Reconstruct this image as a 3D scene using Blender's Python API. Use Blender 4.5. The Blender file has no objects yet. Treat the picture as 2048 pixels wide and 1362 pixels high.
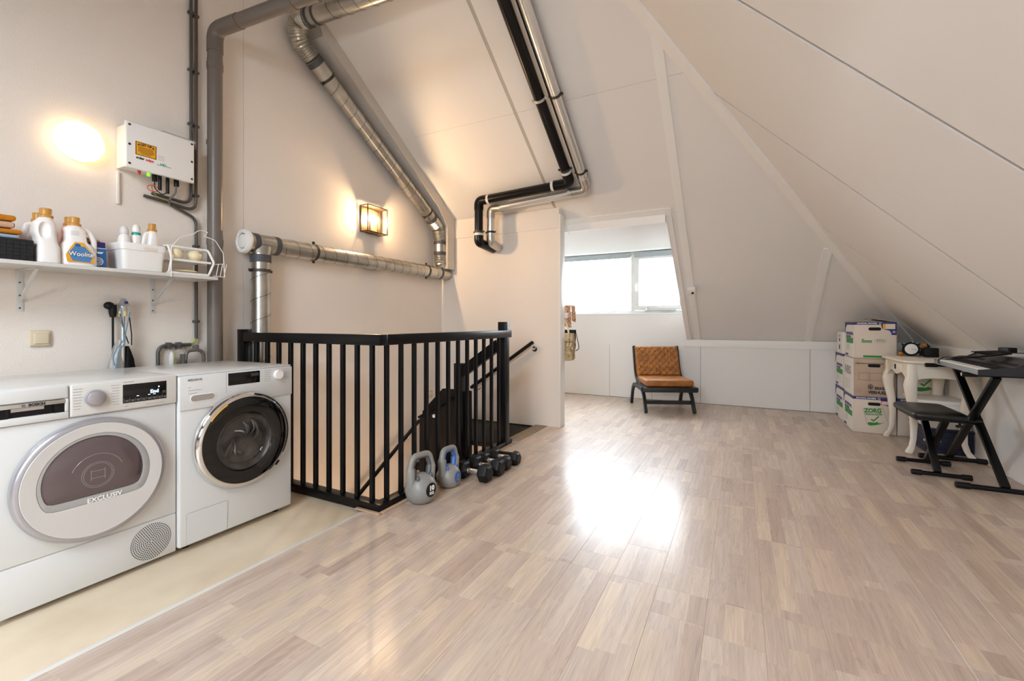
import bpy, bmesh, math, random
from mathutils import Vector, Matrix
random.seed(7)
R = math.radians
S = bpy.context.scene
COL = S.collection
# ------------------------------------------------------------------ camera, world, exposure
cd = bpy.data.cameras.new('camera')
cam = bpy.data.objects.new('camera', cd)
COL.objects.link(cam)
cd.sensor_width = 36.0
cd.lens = 890.0 / 2048 * 36
cd.shift_y = -36.0 / 2048
cd.clip_start = 0.02
cam.location = (0, 0, 1.10)
cam.rotation_euler = (R(90), 0, math.atan(458 / 890.0))
S.camera = cam
S.view_settings.view_transform = 'Standard'
S.view_settings.look = 'None'
S.view_settings.gamma = 1.0
S.view_settings.use_curve_mapping = False
S.view_settings.exposure = 0.38
SKY = 19.0
wd = bpy.data.worlds.new('overcast_sky')
S.world = wd
wd.use_nodes = True
wd.node_tree.nodes['Background'].inputs[0].default_value = (0.84, 0.92, 1.0, 1)
wd.node_tree.nodes['Background'].inputs[1].default_value = SKY
S.cycles.use_denoising = True
S.cycles.max_bounces = 14
S.cycles.diffuse_bounces = 8
S.cycles.glossy_bounces = 5
S.cycles.transparent_max_bounces = 24
S.cycles.sample_clamp_indirect = 6.0
S.cycles.caustics_reflective = False
S.cycles.caustics_refractive = False


def portal(name, loc, rot, sx, sy):
    l = bpy.data.lights.new(name, 'AREA')
    l.shape = 'RECTANGLE'
    l.size = sx
    l.size_y = sy
    l.cycles.is_portal = True
    o = bpy.data.objects.new(name, l)
    o.location = loc
    o.rotation_euler = rot
    COL.objects.link(o)


portal('daylight_portal', (-1.6, 6.66, 1.68), (R(-90), 0, 0), 2.3, 0.9)
FILL_ROOFWIN = ((-1.95, -0.65, -1.50, -0.50), (-1.05, 0.55, -2.95, -1.80))      # unseen roof windows added behind the viewer for fill light
LAMP_DISC, LAMP_BULB, LAMP_STAIR = 4.0, 1050.0, 85.0


def lamp(name, loc, power, col, rad):
    l = bpy.data.lights.new(name, 'POINT')
    l.energy = power
    l.color = col
    l.shadow_soft_size = rad
    o = bpy.data.objects.new(name, l)
    o.location = loc
    COL.objects.link(o)


lamp('stairwell_light', (-2.45, 2.7, -1.7), LAMP_STAIR, (1.0, 0.80, 0.62), 0.08)


# ------------------------------------------------------------------ materials
def lin(h):
    h = h.lstrip('#')
    out = []
    for i in (0, 2, 4):
        c = int(h[i:i + 2], 16) / 255.0
        out.append(c / 12.92 if c <= 0.04045 else ((c + 0.055) / 1.055) ** 2.4)
    return (out[0], out[1], out[2], 1.0)


def mat(name, col, rough=0.5, metal=0.0, bump=None, vary=None, coat=0.0, emit=None, spec=None, stretch=None):
    m = bpy.data.materials.new(name)
    m.use_nodes = True
    nt = m.node_tree
    b = nt.nodes['Principled BSDF']
    b.inputs['Base Color'].default_value = lin(col)
    b.inputs['Roughness'].default_value = rough
    b.inputs['Metallic'].default_value = metal
    if coat:
        b.inputs['Coat Weight'].default_value = coat
        b.inputs['Coat Roughness'].default_value = 0.05
    if spec is not None:
        b.inputs['Specular IOR Level'].default_value = spec
    if emit:
        b.inputs['Emission Color'].default_value = lin(emit[0])
        b.inputs['Emission Strength'].default_value = emit[1]
    if bump or vary:
        tc = nt.nodes.new('ShaderNodeTexCoord')
        src = tc.outputs['Object']
        if stretch:
            mp = nt.nodes.new('ShaderNodeMapping')
            mp.inputs['Scale'].default_value = stretch
            nt.links.new(src, mp.inputs['Vector'])
            src = mp.outputs['Vector']
    if bump:
        n = nt.nodes.new('ShaderNodeTexNoise')
        n.inputs['Scale'].default_value = bump[0]
        n.inputs['Detail'].default_value = 3
        bp = nt.nodes.new('ShaderNodeBump')
        bp.inputs['Distance'].default_value = bump[1]
        bp.inputs['Strength'].default_value = 0.8
        nt.links.new(src, n.inputs['Vector'])
        nt.links.new(n.outputs['Fac'], bp.inputs['Height'])
        nt.links.new(bp.outputs['Normal'], b.inputs['Normal'])
    if vary:
        n = nt.nodes.new('ShaderNodeTexNoise')
        n.inputs['Scale'].default_value = vary[1]
        n.inputs['Detail'].default_value = 5
        r = nt.nodes.new('ShaderNodeValToRGB')
        r.color_ramp.elements[0].position = 0.35
        r.color_ramp.elements[1].position = 0.65
        r.color_ramp.elements[0].color = lin(vary[0])
        r.color_ramp.elements[1].color = lin(col)
        nt.links.new(src, n.inputs['Vector'])
        nt.links.new(n.outputs['Fac'], r.inputs['Fac'])
        nt.links.new(r.outputs['Color'], b.inputs['Base Color'])
    return m


def glassmat(name, tint=(1, 1, 1, 1), refl=0.035, rough=0.0):
    m = bpy.data.materials.new(name)
    m.use_nodes = True
    nt = m.node_tree
    nt.nodes.remove(nt.nodes['Principled BSDF'])
    out = nt.nodes['Material Output']
    t = nt.nodes.new('ShaderNodeBsdfTransparent')
    t.inputs['Color'].default_value = tint
    g = nt.nodes.new('ShaderNodeBsdfGlossy')
    g.inputs['Roughness'].default_value = rough
    lw = nt.nodes.new('ShaderNodeLayerWeight')
    pw = nt.nodes.new('ShaderNodeMath')
    pw.operation = 'POWER'
    pw.inputs[1].default_value = 4.0
    fr = nt.nodes.new('ShaderNodeMath')
    fr.operation = 'MULTIPLY_ADD'
    fr.inputs[1].default_value = 0.8
    fr.inputs[2].default_value = refl
    nt.links.new(lw.outputs['Facing'], pw.inputs[0])
    nt.links.new(pw.outputs[0], fr.inputs[0])
    mx = nt.nodes.new('ShaderNodeMixShader')
    nt.links.new(fr.outputs[0], mx.inputs['Fac'])
    nt.links.new(t.outputs['BSDF'], mx.inputs[1])
    nt.links.new(g.outputs['BSDF'], mx.inputs[2])
    nt.links.new(mx.outputs['Shader'], out.inputs['Surface'])
    return m


def laminate():
    m = bpy.data.materials.new('laminate_wood')
    m.use_nodes = True
    nt = m.node_tree
    N = nt.nodes.new
    L = nt.links.new
    b = nt.nodes['Principled BSDF']
    tc = N('ShaderNodeTexCoord')
    oi = N('ShaderNodeObjectInfo')
    sp = N('ShaderNodeSeparateXYZ')
    L(tc.outputs['Object'], sp.inputs[0])

    def ma(op, a, c=None):
        n = N('ShaderNodeMath')
        n.operation = op
        for i, v in enumerate((a, c)):
            if v is None:
                continue
            if isinstance(v, (int, float)):
                n.inputs[i].default_value = v
            else:
                L(v, n.inputs[i])
        return n.outputs[0]
    strip = ma('FLOOR', ma('DIVIDE', sp.outputs['X'], 0.0638))
    seed = ma('ADD', strip, ma('MULTIPLY', oi.outputs['Random'], 97.0))
    w1 = N('ShaderNodeTexWhiteNoise')
    w1.noise_dimensions = '1D'
    L(seed, w1.inputs['W'])
    yy = ma('DIVIDE', ma('ADD', sp.outputs['Y'], ma('MULTIPLY', w1.outputs['Value'], 0.9)), 0.43)
    seg = ma('FLOOR', yy)
    cv = N('ShaderNodeCombineXYZ')
    L(seed, cv.inputs[0])
    L(seg, cv.inputs[1])
    w2 = N('ShaderNodeTexWhiteNoise')
    w2.noise_dimensions = '2D'
    L(cv.outputs[0], w2.inputs['Vector'])
    ramp = N('ShaderNodeValToRGB')
    ramp.color_ramp.interpolation = 'LINEAR'
    cols = ['#b8a294', '#c9b6a6', '#bfaa9b', '#d2bfac', '#cab8aa', '#c2ad9d', '#d7c3ac', '#b29c8e']
    el = ramp.color_ramp.elements
    el[0].color = lin(cols[0])
    el[1].color = lin(cols[-1])
    for i, c in enumerate(cols[1:-1]):
        e = el.new((i + 1) / (len(cols) - 1))
        e.color = lin(c)
    L(w2.outputs['Value'], ramp.inputs['Fac'])
    # grain
    gv = N('ShaderNodeCombineXYZ')
    L(ma('MULTIPLY', sp.outputs['X'], 55.0), gv.inputs[0])
    L(ma('MULTIPLY', sp.outputs['Y'], 3.2), gv.inputs[1])
    L(ma('MULTIPLY', ma('ADD', w2.outputs['Value'], oi.outputs['Random']), 31.0), gv.inputs[2])
    gn = N('ShaderNodeTexNoise')
    gn.inputs['Scale'].default_value = 1.0
    gn.inputs['Detail'].default_value = 6
    gn.inputs['Distortion'].default_value = 0.6
    L(gv.outputs[0], gn.inputs['Vector'])
    # cathedral rings
    rv = N('ShaderNodeCombineXYZ')
    xl = ma('SUBTRACT', ma('MODULO', ma('ADD', sp.outputs['X'], 0.638), 0.0638), 0.0319)
    L(ma('MULTIPLY', xl, 26.0), rv.inputs[0])
    L(ma('MULTIPLY', sp.outputs['Y'], 1.5), rv.inputs[1])
    L(ma('MULTIPLY', w2.outputs['Value'], 13.0), rv.inputs[2])
    rn = N('ShaderNodeTexNoise')
    rn.inputs['Scale'].default_value = 1.3
    rn.inputs['Detail'].default_value = 1.0
    L(rv.outputs[0], rn.inputs['Vector'])
    ring = ma('SINE', ma('MULTIPLY', rn.outputs['Fac'], 75.0))
    ringm = ma('MULTIPLY', ma('MAXIMUM', ring, 0.0), 0.10)
    gr = N('ShaderNodeMapRange')
    gr.inputs['From Min'].default_value = 0.3
    gr.inputs['From Max'].default_value = 0.75
    gr.inputs['To Min'].default_value = 0.85
    gr.inputs['To Max'].default_value = 1.1
    L(gn.outputs['Fac'], gr.inputs['Value'])
    fac = ma('SUBTRACT', gr.outputs[0], ringm)
    mul = N('ShaderNodeVectorMath')
    mul.operation = 'SCALE'
    L(ramp.outputs['Color'], mul.inputs[0])
    L(fac, mul.inputs['Scale'])
    L(mul.outputs[0], b.inputs['Base Color'])
    bp = N('ShaderNodeBump')
    bp.inputs['Distance'].default_value = 0.0003
    bp.inputs['Strength'].default_value = 0.5
    L(gn.outputs['Fac'], bp.inputs['Height'])
    L(bp.outputs['Normal'], b.inputs['Normal'])
    b.inputs['Roughness'].default_value = 0.46
    b.inputs['Specular IOR Level'].default_value = 0.6
    b.inputs['Coat Weight'].default_value = 0.45
    b.inputs['Coat Roughness'].default_value = 0.2
    return m


def galvmat(name, col, rough):
    return mat(name, col, rough, 1.0, vary=('#b0aea6', 9.0))


M_STUCCO = mat('stucco_wall', '#ebe3da', 0.75, bump=(190.0, 0.0026))
M_WALL = mat('painted_wall', '#ebe3da', 0.7, bump=(150.0, 0.0025))
M_BOARD = mat('painted_board', '#e7e5e2', 0.55)
M_TRIM = mat('painted_trim', '#edece9', 0.45)
M_BEAM = mat('grey_beam_paint', '#c9c3ba', 0.55)
M_JOINT = mat('joint_shadow_strip', '#7d7066', 0.85)
M_LAM = laminate()
M_SUB = mat('floor_underlay', '#8a7768', 0.9)
M_CONC = mat('painted_screed', '#dfd0b8', 0.45, vary=('#d0bfa5', 3.0), bump=(30, 0.001))
M_CEDGE = mat('screed_edge', '#dcdad4', 0.6)
M_CARPET = mat('speckled_carpet', '#b3a08c', 0.95, vary=('#6d6459', 160.0))
M_BLK = mat('black_paint', '#08080a', 0.3, spec=0.3)
M_BLKM = mat('black_matt', '#0b0b0c', 0.55, spec=0.25)
M_BLKR = mat('black_rubber', '#0a0a0b', 0.45, spec=0.35)
M_GALV = galvmat('galvanised_steel', '#cbc9c2', 0.3)
M_SEAM = mat('steel_seam', '#4c4943', 0.5, 0.6)
M_TAPE = mat('dark_tape', '#4a4a4c', 0.55)
M_PVC = mat('grey_pvc', '#6d655e', 0.38)
M_PVCD = mat('dark_grey_pvc', '#4f4b47', 0.45)
M_CHROME = mat('chrome', '#e6e6e6', 0.07, 1.0)
M_STEEL = mat('brushed_steel', '#d2d2d0', 0.34, 0.9)
M_ALU = mat('aluminium_pipe', '#dedfde', 0.3, 0.85)
M_FLEX = mat('flexible_foil', '#c9c6bd', 0.3, 0.95)
M_WHITE = mat('white_enamel', '#d3d4d3', 0.22, spec=0.5)
M_WHITE2 = mat('warm_white_panel', '#d0cec9', 0.3)
M_WPL = mat('white_plastic', '#eceae6', 0.3)
M_WPL2 = mat('greyish_white_plastic', '#d8d8d6', 0.3)
M_SEAMG = mat('seam_grey', '#8d8d8b', 0.6)
M_SCREEN = mat('black_display', '#08080a', 0.12)
M_TXTD = mat('dark_print', '#2a2a2c', 0.6)
M_TXTG = mat('grey_print', '#9a9a98', 0.6)
M_TXTW = mat('white_print', '#f4f4f2', 0.5)
M_LED = mat('lit_display_digits', '#bfe4ff', 0.4, emit=('#cfeaff', 1.2))
M_SILV = mat('silver_ring', '#b4b3b9', 0.28, 0.6)
M_DGLASS = mat('smoked_door_glass', '#5b4e50', 0.06, coat=0.8)
M_BGLASS = mat('black_door_glass', '#050506', 0.05, coat=0.3)
M_PORT = glassmat('porthole_glass', (0.72, 0.72, 0.73, 1), 0.06)
M_BEZEL = mat('clear_grey_bezel', '#a3a2a0', 0.12, coat=0.3)
M_DRUM = mat('steel_drum', '#7b746d', 0.35, 0.3, vary=('#2e2a28', 9.0))
M_DARK = mat('dark_recess', '#040404', 0.8)
M_GOLD = mat('gold_cap', '#c08a3c', 0.35)
M_BOTW = mat('white_bottle', '#ece9e6', 0.3)
M_BOTP = mat('pink_bottle', '#e0a79c', 0.3)
M_LBLB = mat('blue_label', '#4c7fb4', 0.4)
M_LBLO = mat('orange_label', '#e6a52f', 0.4)
M_NAVY = mat('navy_print', '#1c2a63', 0.5)
M_BLUEB = mat('blue_box_print', '#1d5d99', 0.45)
M_PURP = mat('purple_print', '#2b1a66', 0.45)
M_TEAL = mat('teal_print', '#1a9c92', 0.45)
M_BASK = mat('black_woven', '#17171a', 0.8)
M_TOWO = mat('orange_terry', '#c77a0c', 0.95, bump=(300, 0.004))
M_TOWB = mat('beige_terry', '#cfa98f', 0.95, bump=(300, 0.004))
M_TOWL = mat('blue_cloth', '#9db9cd', 0.95, bump=(300, 0.003))
M_TOWP = mat('pale_pink_cloth', '#ecd6d8', 0.95, bump=(300, 0.003))
M_CREAM = mat('cream_plastic', '#e8d9b5', 0.4)
M_BEIGE = mat('beige_switch', '#d8cbb0', 0.35)
M_YEL = mat('yellow_sticker', '#f0a90c', 0.45)
M_RED = mat('red_print', '#d8262c', 0.45)
M_REDC = mat('red_cable', '#e0484a', 0.4)
M_YGC = mat('yellow_green_cable', '#9aa32a', 0.5)
M_GRN = mat('green_led', '#6fe01a', 0.4, emit=('#6fe01a', 1.2))
M_BRASS = mat('aged_brass', '#a08a6c', 0.42, 0.7, vary=('#7d6546', 30))
M_BRONZE = mat('dark_bronze_frame', '#3a2c1f', 0.4, 0.6)
M_CLEAR = glassmat('clear_glass')
M_CARTON = mat('white_carton', '#ddd2c6', 0.7)
M_CARTW = mat('carton_side_white', '#e8e6e2', 0.65)
M_CARTB = mat('brown_carton', '#c4b09d', 0.75, vary=('#b39c89', 6.0))
M_PGREEN = mat('green_print', '#1d8a33', 0.5)
M_PBLUE = mat('blue_band_print', '#1e2c73', 0.5)
M_PRED = mat('red_sticker', '#c22c3c', 0.5)
M_STICK = mat('pale_sticker', '#e3d5c4', 0.5)
M_TABLE = mat('ivory_paint', '#e9e2d4', 0.4)
M_LEATH = mat('cognac_leather', '#aa6c2c', 0.40, vary=('#8f571e', 14.0), bump=(140, 0.0015))
M_CHFR = mat('charcoal_metal', '#1b1f20', 0.4)
M_LEATHB = mat('black_leatherette', '#101113', 0.38, bump=(200, 0.001))
M_KEYG = mat('grey_keyboard', '#8f959d', 0.35)
M_KEYD = mat('dark_keyboard_body', '#191a20', 0.35)
M_NAVYC = mat('navy_chest', '#141a3c', 0.5, bump=(40, 0.003), stretch=(1, 1, 6))
M_KBG = mat('grey_vinyl', '#8c8a86', 0.38)
M_KBD = mat('dark_grey_vinyl', '#54565a', 0.35)
M_KBBL = mat('blue_vinyl', '#3f67ad', 0.35)
M_BOTBAG = mat('gold_foil_fabric', '#b7a27c', 0.35, 0.6, bump=(35, 0.02))
M_SCARF = mat('red_zigzag_fabric', '#a8624f', 0.9, vary=('#d9c39a', 45.0))
M_MESH = glassmat('sheer_white_net', (0.86, 0.85, 0.83, 1), 0.30, 0.6)
M_BLUC = mat('blue_cord', '#5f8396', 0.7)
M_BLIND = mat('blind_cassette', '#a6b0b3', 0.5)
M_PVCF = mat('white_window_frame', '#e6e9e7', 0.3)
M_LAMPD = mat('lit_opal_glass', '#fff2d8', 0.4, emit=('#ffd49a', LAMP_DISC))
M_BULB = mat('lit_bulb', '#fff2d8', 0.4, emit=('#ffd3a0', LAMP_BULB))
M_LEAF = mat('autumn_leaf', '#7d4f33', 0.7)
M_BARK = mat('tree_bark', '#9a8f84', 0.9)
M_GRASS = mat('paving_outside', '#414440', 0.9)
M_ORNG = mat('small_orange_fruit', '#b5701d', 0.5)
M_TWIG = mat('dark_twigs', '#1c1714', 0.8)


# ------------------------------------------------------------------ mesh building
class MB:
    def __init__(s):
        s.v = []
        s.f = []

    def add(s, vs, fs):
        o = len(s.v)
        s.v += [tuple(v) for v in vs]
        s.f += [tuple(i + o for i in f) for f in fs]
        return s

    def box(s, x0, y0, z0, x1, y1, z1):
        v = [(x, y, z) for z in (z0, z1) for y in (y0, y1) for x in (x0, x1)]
        return s.add(v, [(0, 2, 3, 1), (4, 5, 7, 6), (0, 1, 5, 4), (2, 6, 7, 3), (0, 4, 6, 2), (1, 3, 7, 5)])

    def rbox(s, x0, y0, z0, x1, y1, z1, r=0.005, seg=2, mtx=None):
        bm = bmesh.new()
        bmesh.ops.create_cube(bm, size=1.0)
        for v in bm.verts:
            v.co = Vector(((x0 + x1) / 2 + v.co.x * (x1 - x0), (y0 + y1) / 2 + v.co.y * (y1 - y0), (z0 + z1) / 2 + v.co.z * (z1 - z0)))
        bmesh.ops.bevel(bm, geom=bm.edges[:], offset=r, segments=seg, affect='EDGES', profile=0.5)
        bm.verts.index_update()
        vs = [(mtx @ v.co if mtx else v.co.copy()) for v in bm.verts]
        fs = [tuple(v.index for v in f.verts) for f in bm.faces]
        bm.free()
        return s.add(vs, fs)

    def bar(s, p0, p1, w, h, up=(0, 0, 1), r=0.0):
        p0, p1 = Vector(p0), Vector(p1)
        d = (p1 - p0)
        ln = d.length
        d.normalize()
        u = Vector(up)
        a = d.cross(u)
        if a.length < 1e-4:
            a = d.cross(Vector((1, 0, 0)))
        a.normalize()
        b = a.cross(d)
        m = Matrix((a, d, b)).transposed().to_4x4()
        m.translation = (p0 + p1) / 2
        if r:
            return s.rbox(-w / 2, -ln / 2, -h / 2, w / 2, ln / 2, h / 2, r, 2, m)
        v = [m @ Vector((x, y, z)) for z in (-h / 2, h / 2) for y in (-ln / 2, ln / 2) for x in (-w / 2, w / 2)]
        return s.add(v, [(0, 2, 3, 1), (4, 5, 7, 6), (0, 1, 5, 4), (2, 6, 7, 3), (0, 4, 6, 2), (1, 3, 7, 5)])

    def loft(s, loops, cap0=True, cap1=True, close=False):
        n = len(loops[0])
        vs = [v for l in loops for v in l]
        fs = []
        k = len(loops)
        for i in range(k if close else k - 1):
            for j in range(n):
                a, b = i * n + j, i * n + (j + 1) % n
                c, d = ((i + 1) % k) * n + (j + 1) % n, ((i + 1) % k) * n + j
                fs.append((a, b, c, d))
        if not close:
            if cap0:
                fs.append(tuple(reversed(range(n))))
            if cap1:
                fs.append(tuple((k - 1) * n + j for j in range(n)))
        return s.add(vs, fs)

    def tube(s, path, r, n=10, closed=False, caps=True, sx=1.0):
        P = [Vector(p) for p in path]
        k = len(P)
        rr = r if isinstance(r, (list, tuple)) else [r] * k
        loops = []
        T = []
        for i in range(k):
            a = P[(i - 1) % k] if (closed or i > 0) else P[i]
            b = P[(i + 1) % k] if (closed or i < k - 1) else P[i]
            t = b - a
            T.append(t.normalized() if t.length > 1e-9 else Vector((0, 0, 1)))
        u = T[0].orthogonal().normalized()
        if abs(T[0].z) < 0.95:
            u = (Vector((0, 0, 1)) - T[0] * T[0].z).normalized()
        for i in range(k):
            u = (u - T[i] * u.dot(T[i]))
            if u.length < 1e-6:
                u = T[i].orthogonal()
            u.normalize()
            w = T[i].cross(u)
            loops.append([P[i] + (u * math.cos(2 * math.pi * j / n) * sx + w * math.sin(2 * math.pi * j / n)) * rr[i] for j in range(n)])
        return s.loft(loops, caps, caps, closed)

    def cyl(s, p0, p1, r, r1=None, n=16):
        return s.tube([p0, p1], [r, r if r1 is None else r1], n)

    def lathe(s, prof, origin, axis='Z', n=24):
        o = Vector(origin)
        loops = []
        for r, h in prof:
            l = []
            for j in range(n):
                a = 2 * math.pi * j / n
                c, t = r * math.cos(a), r * math.sin(a)
                l.append(o + (Vector((c, t, h)) if axis == 'Z' else Vector((h, c, t)) if axis == 'X' else Vector((t, h, c))))
            loops.append(l)
        return s.loft(loops)

    def prism(s, pts, off):
        pts = [Vector(p) for p in pts]
        return s.loft([pts, [p + Vector(off) for p in pts]])

    def ball(s, c, r, n=16, k=10, sc=(1, 1, 1)):
        loops = []
        for i in range(k + 1):
            t = math.pi * i / k
            rr = max(math.sin(t), 0.002)
            loops.append([(c[0] + sc[0] * r * rr * math.cos(2 * math.pi * j / n), c[1] + sc[1] * r * rr * math.sin(2 * math.pi * j / n), c[2] - sc[2] * r * math.cos(t)) for j in range(n)])
        return s.loft(loops)

    def grid(s, fn, nu, nv):
        vs = [fn(i / nu, j / nv) for j in range(nv + 1) for i in range(nu + 1)]
        fs = [(j * (nu + 1) + i, j * (nu + 1) + i + 1, (j + 1) * (nu + 1) + i + 1, (j + 1) * (nu + 1) + i) for j in range(nv) for i in range(nu)]
        return s.add(vs, fs)

    def mesh(s, name, m, smooth=35, fix=True):
        me = bpy.data.meshes.new(name)
        me.from_pydata(s.v, [], s.f)
        if fix:
            bm = bmesh.new()
            bm.from_mesh(me)
            bmesh.ops.recalc_face_normals(bm, faces=bm.faces)
            bm.to_mesh(me)
            bm.free()
        for ml in (m if isinstance(m, (list, tuple)) else [m]):
            me.materials.append(ml)
        if smooth:
            me.polygons.foreach_set('use_smooth', [True] * len(me.polygons))
            me.set_sharp_from_angle(angle=R(smooth))
        me.update()
        return me

    def obj(s, name, m, parent=None, smooth=35, world=True, fix=True):
        if parent is not None and world:
            inv = wm(parent).inverted()
            s.v = [tuple(inv @ Vector(v)) for v in s.v]
        o = bpy.data.objects.new(name, s.mesh(name, m, smooth, fix))
        COL.objects.link(o)
        if parent is not None:
            o.parent = parent
        return o


def wm(o):
    m = o.matrix_basis.copy()
    while o.parent:
        o = o.parent
        m = o.matrix_basis @ m
    return m


def tag(o, label=None, cat=None, group=None, kind=None):
    if label:
        o['label'] = label
    if cat:
        o['category'] = cat
    if group:
        o['group'] = group
    if kind:
        o['kind'] = kind
    return o


def thing(name, label, cat, loc=(0, 0, 0), rz=0.0, group=None):
    o = bpy.data.objects.new(name, None)
    o.empty_display_size = 0.1
    o.location = loc
    o.rotation_euler = (0, 0, rz)
    COL.objects.link(o)
    bpy.context.view_layer.update()
    return tag(o, label, cat, group)


def struct(o):
    o['kind'] = 'structure'
    return o


def copy_tree(o, parent=None):
    c = o.copy()
    COL.objects.link(c)
    if parent is not None:
        c.parent = parent
    for ch in list(o.children):
        copy_tree(ch, c)
    return c


FACE = {'+X': ((0, 1, 0), (0, 0, 1), (1, 0, 0)), '-Y': ((1, 0, 0), (0, 0, 1), (0, -1, 0)), '-X': ((0, -1, 0), (0, 0, 1), (-1, 0, 0)), '+Z': ((1, 0, 0), (0, 1, 0), (0, 0, 1))}


def text(s, loc, size, face, m, parent, bold=0.0, align='LEFT', sx=1.0, rot=0.0, name='lettering', depth=0.0006, basis=None):
    cu = bpy.data.curves.new(name, 'FONT')
    cu.body = s
    cu.size = size
    cu.extrude = depth
    cu.offset = bold * size
    cu.align_x = align
    cu.align_y = 'CENTER'
    cu.resolution_u = 3
    cu.materials.append(m)
    o = bpy.data.objects.new(name, cu)
    COL.objects.link(o)
    r, u, n = basis or FACE[face]
    mm = Matrix((Vector(r), Vector(u), Vector(n))).transposed().to_4x4()
    mm.translation = Vector(loc) + Vector(n) * (depth + 0.0004)
    mm = mm @ Matrix.Rotation(rot, 4, 'Z') @ Matrix.Diagonal((sx, 1, 1, 1))
    if parent is not None:
        o.parent = parent
        mm = wm(parent).inverted() @ mm
    o.matrix_local = mm
    return o


def arc(c, r, a0, a1, n, e1, e2):
    c, e1, e2 = Vector(c), Vector(e1), Vector(e2)
    return [c + e1 * r * math.cos(R(a0 + (a1 - a0) * i / n)) + e2 * r * math.sin(R(a0 + (a1 - a0) * i / n)) for i in range(n + 1)]


def fillet(pts, r, n=6):
    P = [Vector(p) for p in pts]
    out = [P[0]]
    rl = r if isinstance(r, (list, tuple)) else [r] * (len(P) - 2)
    for i in range(1, len(P) - 1):
        a, b, c = P[i - 1], P[i], P[i + 1]
        d1, d2 = (a - b).normalized(), (c - b).normalized()
        ang = d1.angle(d2)
        t = min(rl[i - 1] / math.tan(ang / 2), (a - b).length * 0.49, (c - b).length * 0.49)
        q0, q2 = b + d1 * t, b + d2 * t
        for k in range(n + 1):
            f = k / n
            out.append(q0 * (1 - f) ** 2 + b * 2 * f * (1 - f) + q2 * f * f)
    out.append(P[-1])
    return out


def resample(path, step):
    P = [Vector(p) for p in path]
    out = [P[0]]
    acc = 0.0
    for a, b in zip(P, P[1:]):
        ln = (b - a).length
        d = step - acc
        while d <= ln:
            out.append(a + (b - a) * (d / ln))
            d += step
        acc = ln - (d - step)
    if (out[-1] - P[-1]).length > step * 0.3:
        out.append(P[-1])
    return out


# ------------------------------------------------------------------ room shell
WX, BX = -3.2, 1.70
PA, YK, ZK, XK = 0.66, 6.555, 0.87, 1.735
YR = 1.5
ZR = ZK + PA * (YK - YR)
YB = YR - (YK - YR)


def zA(y):
    return ZK + PA * (YK - y) if y >= YR else ZR - PA * (YR - y)


def xB(z):
    return XK - (z - ZK)


def slab(mb, pts, nrm, t):
    n = Vector(nrm).normalized() * t
    mb.prism(pts, n)


# --- floor
fl = struct(MB().box(-3.25, YB, -0.30, BX + 0.05, 1.93, -0.045).box(-1.93, 1.93, -0.30, BX + 0.05, 4.375, -0.045).box(-3.25, 4.375, -0.30, BX + 0.05, YK + 0.05, -0.045).obj('floor', M_SUB, smooth=0))
PW, PL, PT = 0.1914, 1.285, 0.0
full = MB().rbox(0.0002, 0.0003, -0.03, PW - 0.0002, PL - 0.0003, 0, 0.0005, 1).mesh('plank', M_LAM, 0)


def plank(x0, x1, y0, y1, xo, yo):
    if x1 - x0 < 0.012 or y1 - y0 < 0.02:
        return
    if abs(x1 - x0 - PW) < 1e-4 and abs(y1 - y0 - PL) < 1e-4:
        me = full
    else:
        me = MB().rbox(x0 - xo + 0.0002, y0 - yo + 0.0003, -0.03, x1 - xo - 0.0002, y1 - yo - 0.0003, 0, 0.0005, 1).mesh('plank', M_LAM, 0)
    o = bpy.data.objects.new('plank', me)
    o.location = (xo, yo, 0)
    COL.objects.link(o)
    o.parent = fl


offs = [1.043, 1.555, 0.60, 1.56, 2.07, 0.95, 1.75, 0.42, 1.30, 2.20]
for k in range(-14, 14):
    xo = -0.692 + PW * k
    yo0 = offs[(k + 4) % 10] - 4 * PL
    for j in range(9):
        yo = yo0 + j * PL
        for (ax0, ax1, ay0, ay1) in ((-1.945, BX, -1.2, 1.93), (-1.845, BX, 1.93, 3.50), (-1.825, BX, 3.50, 4.375), (-1.69, BX, 4.375, 4.475), (-3.2, BX, 4.475, YK)):
            a, b = max(xo, ax0), min(xo + PW, ax1)
            c, d = max(yo, ay0), min(yo + PL, ay1)
            if b > a and d > c:
                plank(a, b, c, d, xo, yo)
struct(MB().rbox(-3.2, -1.2, -0.06, -1.985, 1.96, -0.012, 0.003).obj('trim_1', M_CONC))
bpy.data.objects['trim_1'].name = 'floor_screed'
struct(MB().rbox(-1.984, -1.2, -0.06, -1.948, 1.925, -0.007, 0.003).obj('trim_2', M_CEDGE))
tag(MB().rbox(-1.965, 3.50, -0.045, -1.827, 4.372, 0.004, 0.004).obj('carpet_strip', M_CARPET), 'speckled beige carpet strip along the top edge of the stairs', 'carpet strip')

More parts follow.
